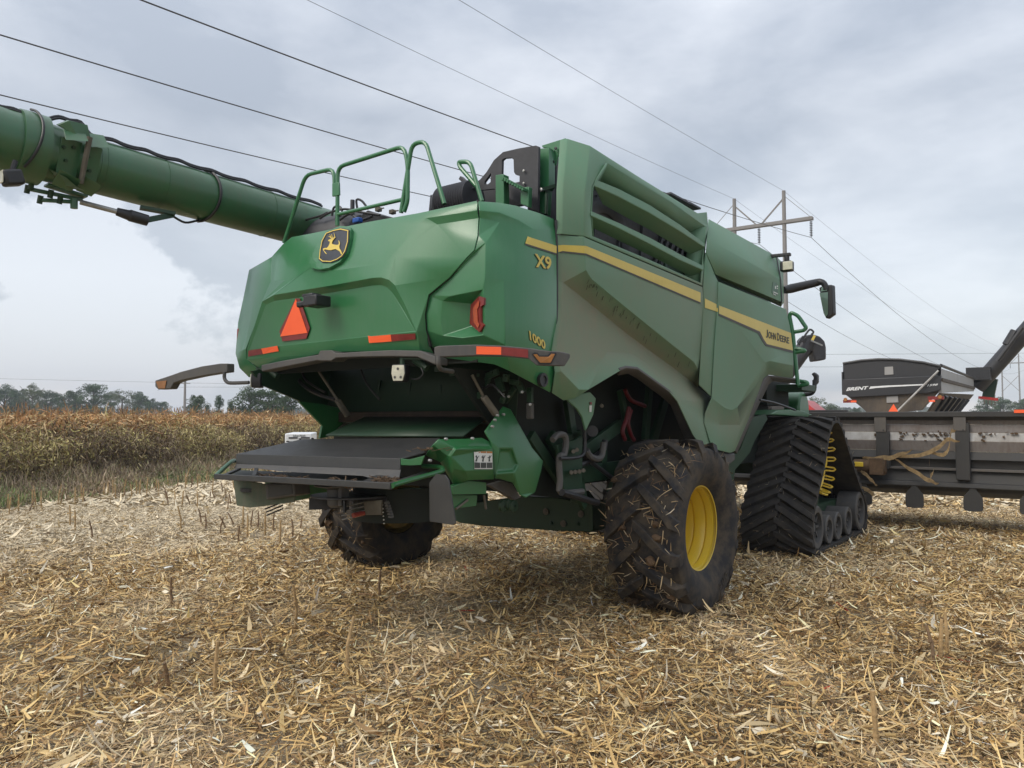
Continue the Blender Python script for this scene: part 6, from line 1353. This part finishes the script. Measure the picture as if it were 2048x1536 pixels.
# round stalk pieces
x, y, d = scatter(2600, 2.4, 16); n = len(x); m8 = 6; th = rng.uniform(0, 2 * PI, n); l = rng.uniform(.05, .24, n); r = rng.uniform(.004, .0095, n)
D = np.stack([np.cos(th), np.sin(th), rng.normal(0, .14, n)], 1); S_ = np.stack([-np.sin(th), np.cos(th), 0 * th], 1); U_ = np.cross(D, S_); C = np.stack([x, y, rng.uniform(.012, .04, n)], 1)
rows = []
for e in (0, 1):
    for k in range(m8): a = 2 * PI * k / m8; rows.append(C + D * (l * (e - .5))[:, None] + (S_ * math.cos(a) + U_ * math.sin(a)) * r[:, None])
Vv = np.stack(rows, 1).reshape(-1, 3); base = (np.arange(n) * 12)[:, None]
Qs = np.concatenate([base + np.array([[k, (k + 1) % m8, (k + 1) % m8 + m8, k + m8]]) for k in range(m8)] + [base + np.array([[6, 7, 8, 9]]), base + np.array([[6, 9, 10, 11]]), base + np.array([[0, 1, 2, 3]]), base + np.array([[0, 3, 4, 5]])], 1).reshape(-1, 4)
o = npmesh('stalk_pieces', Vv, Qs, np.repeat(pal(n, [(.58, .40, .17), (.46, .30, .13), (.62, .50, .30), (.24, .15, .08), (.40, .07, .04)], [4, 3, 2, 1, .12], .15), 12, 0), 'straw'); tag(o, 'short round golden pieces of broken corn stalk on the litter', 'stalk pieces', kind='stuff')

# standing stubs
def stub(h, r, lean, seed):
    random.seed(seed); mb = MB(); P = [Vector((0, 0, -.05)), Vector((lean * .5, 0, h * .5)), Vector((lean, random.gauss(0, .02), h))]
    mb.tube([P[0], P[1] * .999, P[1], P[2]], [r * 1.15, r, r * 1.12, r * .85], 7)
    for z_ in (.25, .6): mb.tube([P[2] * z_ + Vector((0, 0, -.006)), P[2] * z_ + Vector((0, 0, .006))], r * 1.35, 7)
    return mb
M['stub'] = plain('corn_stub', (.40, .27, .13), .8, var=.4, scale=14); M['stub2'] = plain('corn_stub_dark', (.20, .13, .075), .85, var=.4, scale=14)
SP = []
for i, (h, r, le) in enumerate(((.34, .013, .0), (.28, .012, .05), (.40, .013, -.04), (.22, .012, .12), (.32, .014, .02))):
    o = stub(h, r, le, i).build('corn_stub', 'stub' if i % 2 == 0 else 'stub2'); SP.append(o)
random.seed(5); first = set()
near = [(403,1050),(411,1062),(362,1060),(186,1078),(337,1010),(350,1012),(364,1012),(332,1000),(381,1010),(395,1015),(420,1002),(434,1003),(452,1000),(462,1010),(470,1052),(486,1050),(454,1058),(440,1070),(425,985),(445,985),(468,990),(500,1055),(515,1058),(560,1085),(585,1075),(548,1060),(530,1070),(600,1060),(478,1090),(455,1020),(495,1075),
        (430,1385),(695,1350),(345,1210),(590,1260),(340,1380),(1880,1325),(1870,1330),(1895,1315),(1755,1500),(760,1195),(140,1050),(150,1062)]
spots = [(at(px_, py_, z=0), 1.0) for px_, py_ in near]
for d in np.arange(11.5, 30, .155):
    for rw in (0.12, .75):
        if random.random() < (.55 if rw < .5 else .35): spots.append((ld(float(edge_lat(d)) + rw + random.gauss(0, .05), d + random.gauss(0, .04)), random.uniform(.75, 1.25)))
SL = ['short dry corn stub standing in the cut field, leaning a little', 'x']
for i, (p, sc_) in enumerate(spots[:290]):
    s = SP[random.randrange(len(SP))]
    if s.name in first: o = s.copy(); COL.objects.link(o)
    else: o = s; first.add(s.name)
    o.location = (p.x, p.y, 0); o.rotation_euler = (0, 0, random.random() * 6.3); o.scale = (1, 1, sc_)
    tag(o, 'short cut corn stalk still standing in the field', 'corn stub', 'cut corn stalks left standing')

# ================================================================== STANDING CORN AND WEEDS
def fpos(d, u, j=.0): # u metres into the crop from its edge
    lat = edge_lat(d) - u; return np.stack([CAM.x + lat * math.cos(HEAD) - d * math.sin(HEAD), CAM.y + lat * math.sin(HEAD) + d * math.cos(HEAD), 0 * d], 1)
# weeds and grass margin
n = 150000; d = 8 * (75 / 8) ** rng.uniform(0, 1, n); u = rng.uniform(0, 1, n) ** .8 * 3.4 - .1; B_ = fpos(d, u)
hgt = (.20 + .40 * np.clip(u, 0, 9) + .12 * np.sin(d * 1.7) + .1 * np.sin(d * 4.1)) * rng.uniform(.6, 1.15, n); hgt = np.clip(hgt, .1, 1.65)
z0 = rng.uniform(0, .75, n) ** 1.2 * hgt; B_[:, 2] = z0
D = rng.normal(0, .45, (n, 3)); D[:, 2] = np.abs(rng.normal(.8, .3, n)); ln_ = np.clip((hgt - z0) * rng.uniform(.3, .8, n), .07, .40)
pat = np.sin(d * .9) + np.sin(d * 2.3 + u * 2); green = (u < .55 + .35 * pat) & (rng.uniform(0, 1, n) < .55)
col = pal(n, [(.42, .32, .22), (.48, .38, .27), (.30, .22, .15), (.38, .33, .17), (.30, .31, .14)], [4, 4, 3, 2, 1.6], .25); col[green] = pal(int(green.sum()), [(.19, .26, .095), (.28, .35, .13), (.20, .22, .12)], [2, 1.3, 2], .25)
o = blades('weeds', B_, D, ln_, rng.uniform(.003, .010, n) * (1 + d / 26), col, 'corn', .3, segs=2); tag(o, 'brown and green weeds and grasses along the edge of the corn', 'weeds', kind='stuff')
# vines and tall weeds hanging over the first corn rows
n = 170000; d = 8 * (75 / 8) ** rng.uniform(0, 1, n); u = rng.uniform(1.5, 3.5, n); B_ = fpos(d, u); top = 1.30 + .40 * (u - 1.5) + .16 * np.sin(d * 1.3) + .12 * np.sin(d * 3.7 + u); B_[:, 2] = rng.uniform(.25, 1, n) * np.clip(top, .5, 1.95)
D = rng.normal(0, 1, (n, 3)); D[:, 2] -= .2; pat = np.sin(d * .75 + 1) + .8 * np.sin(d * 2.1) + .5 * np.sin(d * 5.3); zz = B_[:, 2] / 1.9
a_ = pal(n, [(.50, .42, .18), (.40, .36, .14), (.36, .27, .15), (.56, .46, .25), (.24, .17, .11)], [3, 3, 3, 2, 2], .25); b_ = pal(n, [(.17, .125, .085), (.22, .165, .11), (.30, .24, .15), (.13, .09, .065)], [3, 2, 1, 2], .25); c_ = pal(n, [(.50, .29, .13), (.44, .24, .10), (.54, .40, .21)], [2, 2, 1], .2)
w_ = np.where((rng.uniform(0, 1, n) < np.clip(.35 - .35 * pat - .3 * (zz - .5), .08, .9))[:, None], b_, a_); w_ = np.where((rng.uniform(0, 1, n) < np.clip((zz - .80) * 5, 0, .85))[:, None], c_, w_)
o = blades('vines', B_, D, rng.uniform(.04, .12, n) * (1 + d / 60), rng.uniform(.012, .030, n) * (1 + d / 60), w_, 'corn', .3, segs=1); tag(o, 'tangled olive and brown vines climbing the first corn rows', 'vines', kind='stuff')
# corn plants
Bs = []; Ds = []; Ls = []; Ws = []; Cs = []; Be = []
def add(Bp, D, l, w, c, be): Bs.append(Bp); Ds.append(D); Ls.append(l); Ws.append(w); Cs.append(c); Be.append(be)
for rw in range(14):
    u = 2.6 + .76 * rw; dd = np.arange(9, 80 if rw < 8 else 110, .19 if rw < 7 else .3); dd = dd + rng.normal(0, .05, len(dd)); n = len(dd); P = fpos(dd, np.full(n, u) + rng.normal(0, .06, n)); H = 1.92 + .16 * np.sin(dd * .8) + rng.normal(0, .10, n) + .012 * rw
    tone = .75 + .25 * np.sin(dd * .45 + rw * .2)
    add(P, np.stack([rng.normal(0, .04, n), rng.normal(0, .04, n), np.ones(n)], 1), H, np.full(n, .028), pal(n, [(.30, .17, .075), (.24, .14, .07)], [1, 1]), np.zeros(n))
    nl = 20 if rw < 5 else 8; lo = .25 if rw < 4 else .6
    for k in range(nl):
        f = lo + (1 - lo) * rng.uniform(0, 1, n) ** .8 ; a = rng.uniform(0, 6.28, n); up = rng.uniform(.1, 1.3, n); Bp = P.copy(); Bp[:, 2] = H * f * .93
        top_ = f > .78; c = pal(n, [(.50, .29, .13), (.42, .22, .10), (.60, .45, .25), (.27, .16, .085), (.36, .32, .13)], [4, 3, 2.5, 2, 1.5], .25); gm = (~top_) & (rng.uniform(0, 1, n) < .78) & (np.sin(dd * .45) > -.8); c[gm] = pal(int(gm.sum()), [(.44, .37, .17), (.34, .30, .13), (.24, .175, .10), (.50, .42, .22)], [3, 2, 2.5, 2.5], .25)
        add(Bp, np.stack([np.cos(a), np.sin(a), up], 1), rng.uniform(.12, .42, n), rng.uniform(.014, .036, n), c, -rng.uniform(.2, 1.5, n))
    for k in range(2):
        a = rng.uniform(0, 6.28, n); Bp = P.copy(); Bp[:, 2] = H * .97; add(Bp, np.stack([np.cos(a) * .3, np.sin(a) * .3, np.ones(n)], 1), rng.uniform(.08, .2, n), np.full(n, .018), pal(n, [(.30, .17, .08), (.36, .24, .12)], [1, 1]), rng.normal(0, .2, n))
n = 16000; d = 10 + 100 * rng.uniform(0, 1, n); u = 13 + rng.uniform(0, 45, n); P = fpos(d, u); P[:, 2] = rng.uniform(1.4, 1.9, n); a = rng.uniform(0, 6.28, n)
add(P, np.stack([np.cos(a), np.sin(a), rng.uniform(.2, 1.5, n)], 1), rng.uniform(.2, .6, n), rng.uniform(.03, .08, n), pal(n, [(.36, .19, .07), (.28, .14, .06), (.40, .28, .14)], [3, 3, 1], .2), -rng.uniform(.2, 1, n))
o = blades('dry_corn', *[np.concatenate(q) for q in (Bs, Ds, Ls, Ws, Cs)], 'corn', np.concatenate(Be), segs=3, nrm=np.tile(np.array([[0, 0, 1.0]]), (sum(map(len, Bs)), 1)) + rng.normal(0, .5, (sum(map(len, Bs)), 3))); tag(o, 'dense stand of ripe orange-brown corn on the left', 'dry corn', kind='stuff')
for t, c in sum(protos.values(), []):
    for o in (t, c):
        if o.name not in used: bpy.data.objects.remove(o)
for s in SP:
    if s.name not in first: bpy.data.objects.remove(s)

# thin air between the photographer and the far trees
m = bpy.data.materials.new('haze'); m.use_nodes = True; nt = m.node_tree; nt.nodes.clear(); o_ = N(nt, 'ShaderNodeOutputMaterial'); pv = N(nt, 'ShaderNodeVolumePrincipled'); pv.inputs['Color'].default_value = (.80, .87, .95, 1); pv.inputs['Density'].default_value = HAZE; pv.inputs['Anisotropy'].default_value = .0; L(nt, pv.outputs[0], o_.inputs['Volume']); M['haze'] = m
if HAZE:
    mb = MB(); mb.box((0, 100, 19.5), (1700, 1700, 41)); o = mb.build('haze', 'haze', smooth=0); o['kind'] = 'stuff'; tag(o, 'faint pale haze in the air over the field')
ZEN = 2.1; SKYS = 1.0; LOWB = .24; SUNE = 1.5; EXPO = 0.08
# ================================================================== SKY AND LIGHT
sc = SC; W = bpy.data.worlds.new('World'); sc.world = W; W.use_nodes = True; nt = W.node_tree; nt.nodes.clear()
out = N(nt, 'ShaderNodeOutputWorld'); tc = N(nt, 'ShaderNodeTexCoord')
sky = N(nt, 'ShaderNodeTexSky', sky_type='NISHITA'); sky.sun_disc = False; SE, SR = math.radians(42), math.radians(200); sky.sun_elevation = SE; sky.sun_rotation = SR; sky.air_density = 1.2; sky.dust_density = 3
bg1 = N(nt, 'ShaderNodeBackground'); L(nt, sky.outputs[0], bg1.inputs[0]); bg1.inputs[1].default_value = .04
sp = N(nt, 'ShaderNodeSeparateXYZ'); L(nt, tc.outputs['Generated'], sp.inputs[0])
def wnoise(scale, stretch, det=6, rough=.55, dist=0.0, loc=(0, 0, 0)):
    mp = N(nt, 'ShaderNodeMapping'); mp.inputs['Scale'].default_value = stretch; mp.inputs['Location'].default_value = loc; L(nt, tc.outputs['Generated'], mp.inputs[0])
    n_ = N(nt, 'ShaderNodeTexNoise'); n_.inputs['Scale'].default_value = scale; n_.inputs['Detail'].default_value = det; n_.inputs['Roughness'].default_value = rough; n_.inputs['Distortion'].default_value = dist; L(nt, mp.outputs[0], n_.inputs[0]); return n_.outputs[0]
n1 = wnoise(1.9, (1, 1, 2.6), 7, .55, .3); n2 = wnoise(5.0, (1, 1, 2.2), 6, .55, .2)
mixn = math2(nt, 'ADD', math2(nt, 'MULTIPLY', n1, .68), math2(nt, 'MULTIPLY', n2, .32))
c = mixc(nt, ramp(nt, mixn, .40, .60), (.375, .405, .455), (.63, .65, .685))
# cloud bank standing low in the left half of the view
mp = N(nt, 'ShaderNodeVectorMath', operation='DOT_PRODUCT'); L(nt, tc.outputs['Generated'], mp.inputs[0]); dl = ray(70, 720); mp.inputs[1].default_value = tuple(dl)
nb = wnoise(9, (1, 1, 1.3), 8, .6, .0, (3.1, 0, .4)); nb2 = wnoise(3.0, (1, 1, 1), 3, .5)
v = math2(nt, 'ADD', mp.outputs['Value'], math2(nt, 'MULTIPLY', math2(nt, 'SUBTRACT', nb, .5), .06)); v = math2(nt, 'ADD', v, math2(nt, 'MULTIPLY', math2(nt, 'SUBTRACT', nb2, .5), .03))
mask = ramp(nt, v, .981, .986)
c = mixc(nt, ramp(nt, v, .93, .978, 0, .7), c, (.42, .45, .505))
low = ramp(nt, sp.outputs['Z'], -.02, .16); bank = mixc(nt, low, (.47, .485, .54), (.69, .71, .75))
c = mixc(nt, math2(nt, 'MULTIPLY', mask, .85), c, bank)
# warmer clear strip low on the horizon
warm = math2(nt, 'MULTIPLY', ramp(nt, sp.outputs['Z'], .01, .05, 1, 0), ramp(nt, wnoise(7, (1, 1, 5), 5, .6), .45, .62)); c = mixc(nt, math2(nt, 'MULTIPLY', warm, .55), c, (.80, .72, .66))
# the overcast is brightest overhead
zen = math2(nt, 'ADD', ramp(nt, sp.outputs['Z'], .35, .95, 1.0, ZEN), ramp(nt, sp.outputs['Z'], .0, .28, LOWB, 0))
bg2 = N(nt, 'ShaderNodeBackground'); L(nt, c, bg2.inputs[0]); L(nt, math2(nt, 'MULTIPLY', zen, SKYS), bg2.inputs[1])
ad = N(nt, 'ShaderNodeAddShader'); L(nt, bg1.outputs[0], ad.inputs[0]); L(nt, bg2.outputs[0], ad.inputs[1]); L(nt, ad.outputs[0], out.inputs[0])
su = bpy.data.lights.new('sun', 'SUN'); su.energy = SUNE; su.angle = math.radians(25); su.color = (1, .94, .84)
so = bpy.data.objects.new('sun', su); COL.objects.link(so); dv = Vector((math.sin(SR) * math.cos(SE), math.cos(SR) * math.cos(SE), math.sin(SE)))
so.rotation_euler = dv.to_track_quat('Z', 'Y').to_euler()
sc.view_settings.view_transform = 'Standard'; sc.view_settings.look = 'None'; sc.view_settings.exposure = EXPO; sc.view_settings.gamma = 1
sc.render.engine = 'CYCLES'; sc.cycles.max_bounces = 5; sc.cycles.diffuse_bounces = 3; sc.cycles.glossy_bounces = 3; sc.cycles.transmission_bounces = 2; sc.cycles.volume_bounces = 0
sc.cycles.use_denoising = True; sc.cycles.caustics_reflective = False; sc.cycles.caustics_refractive = False
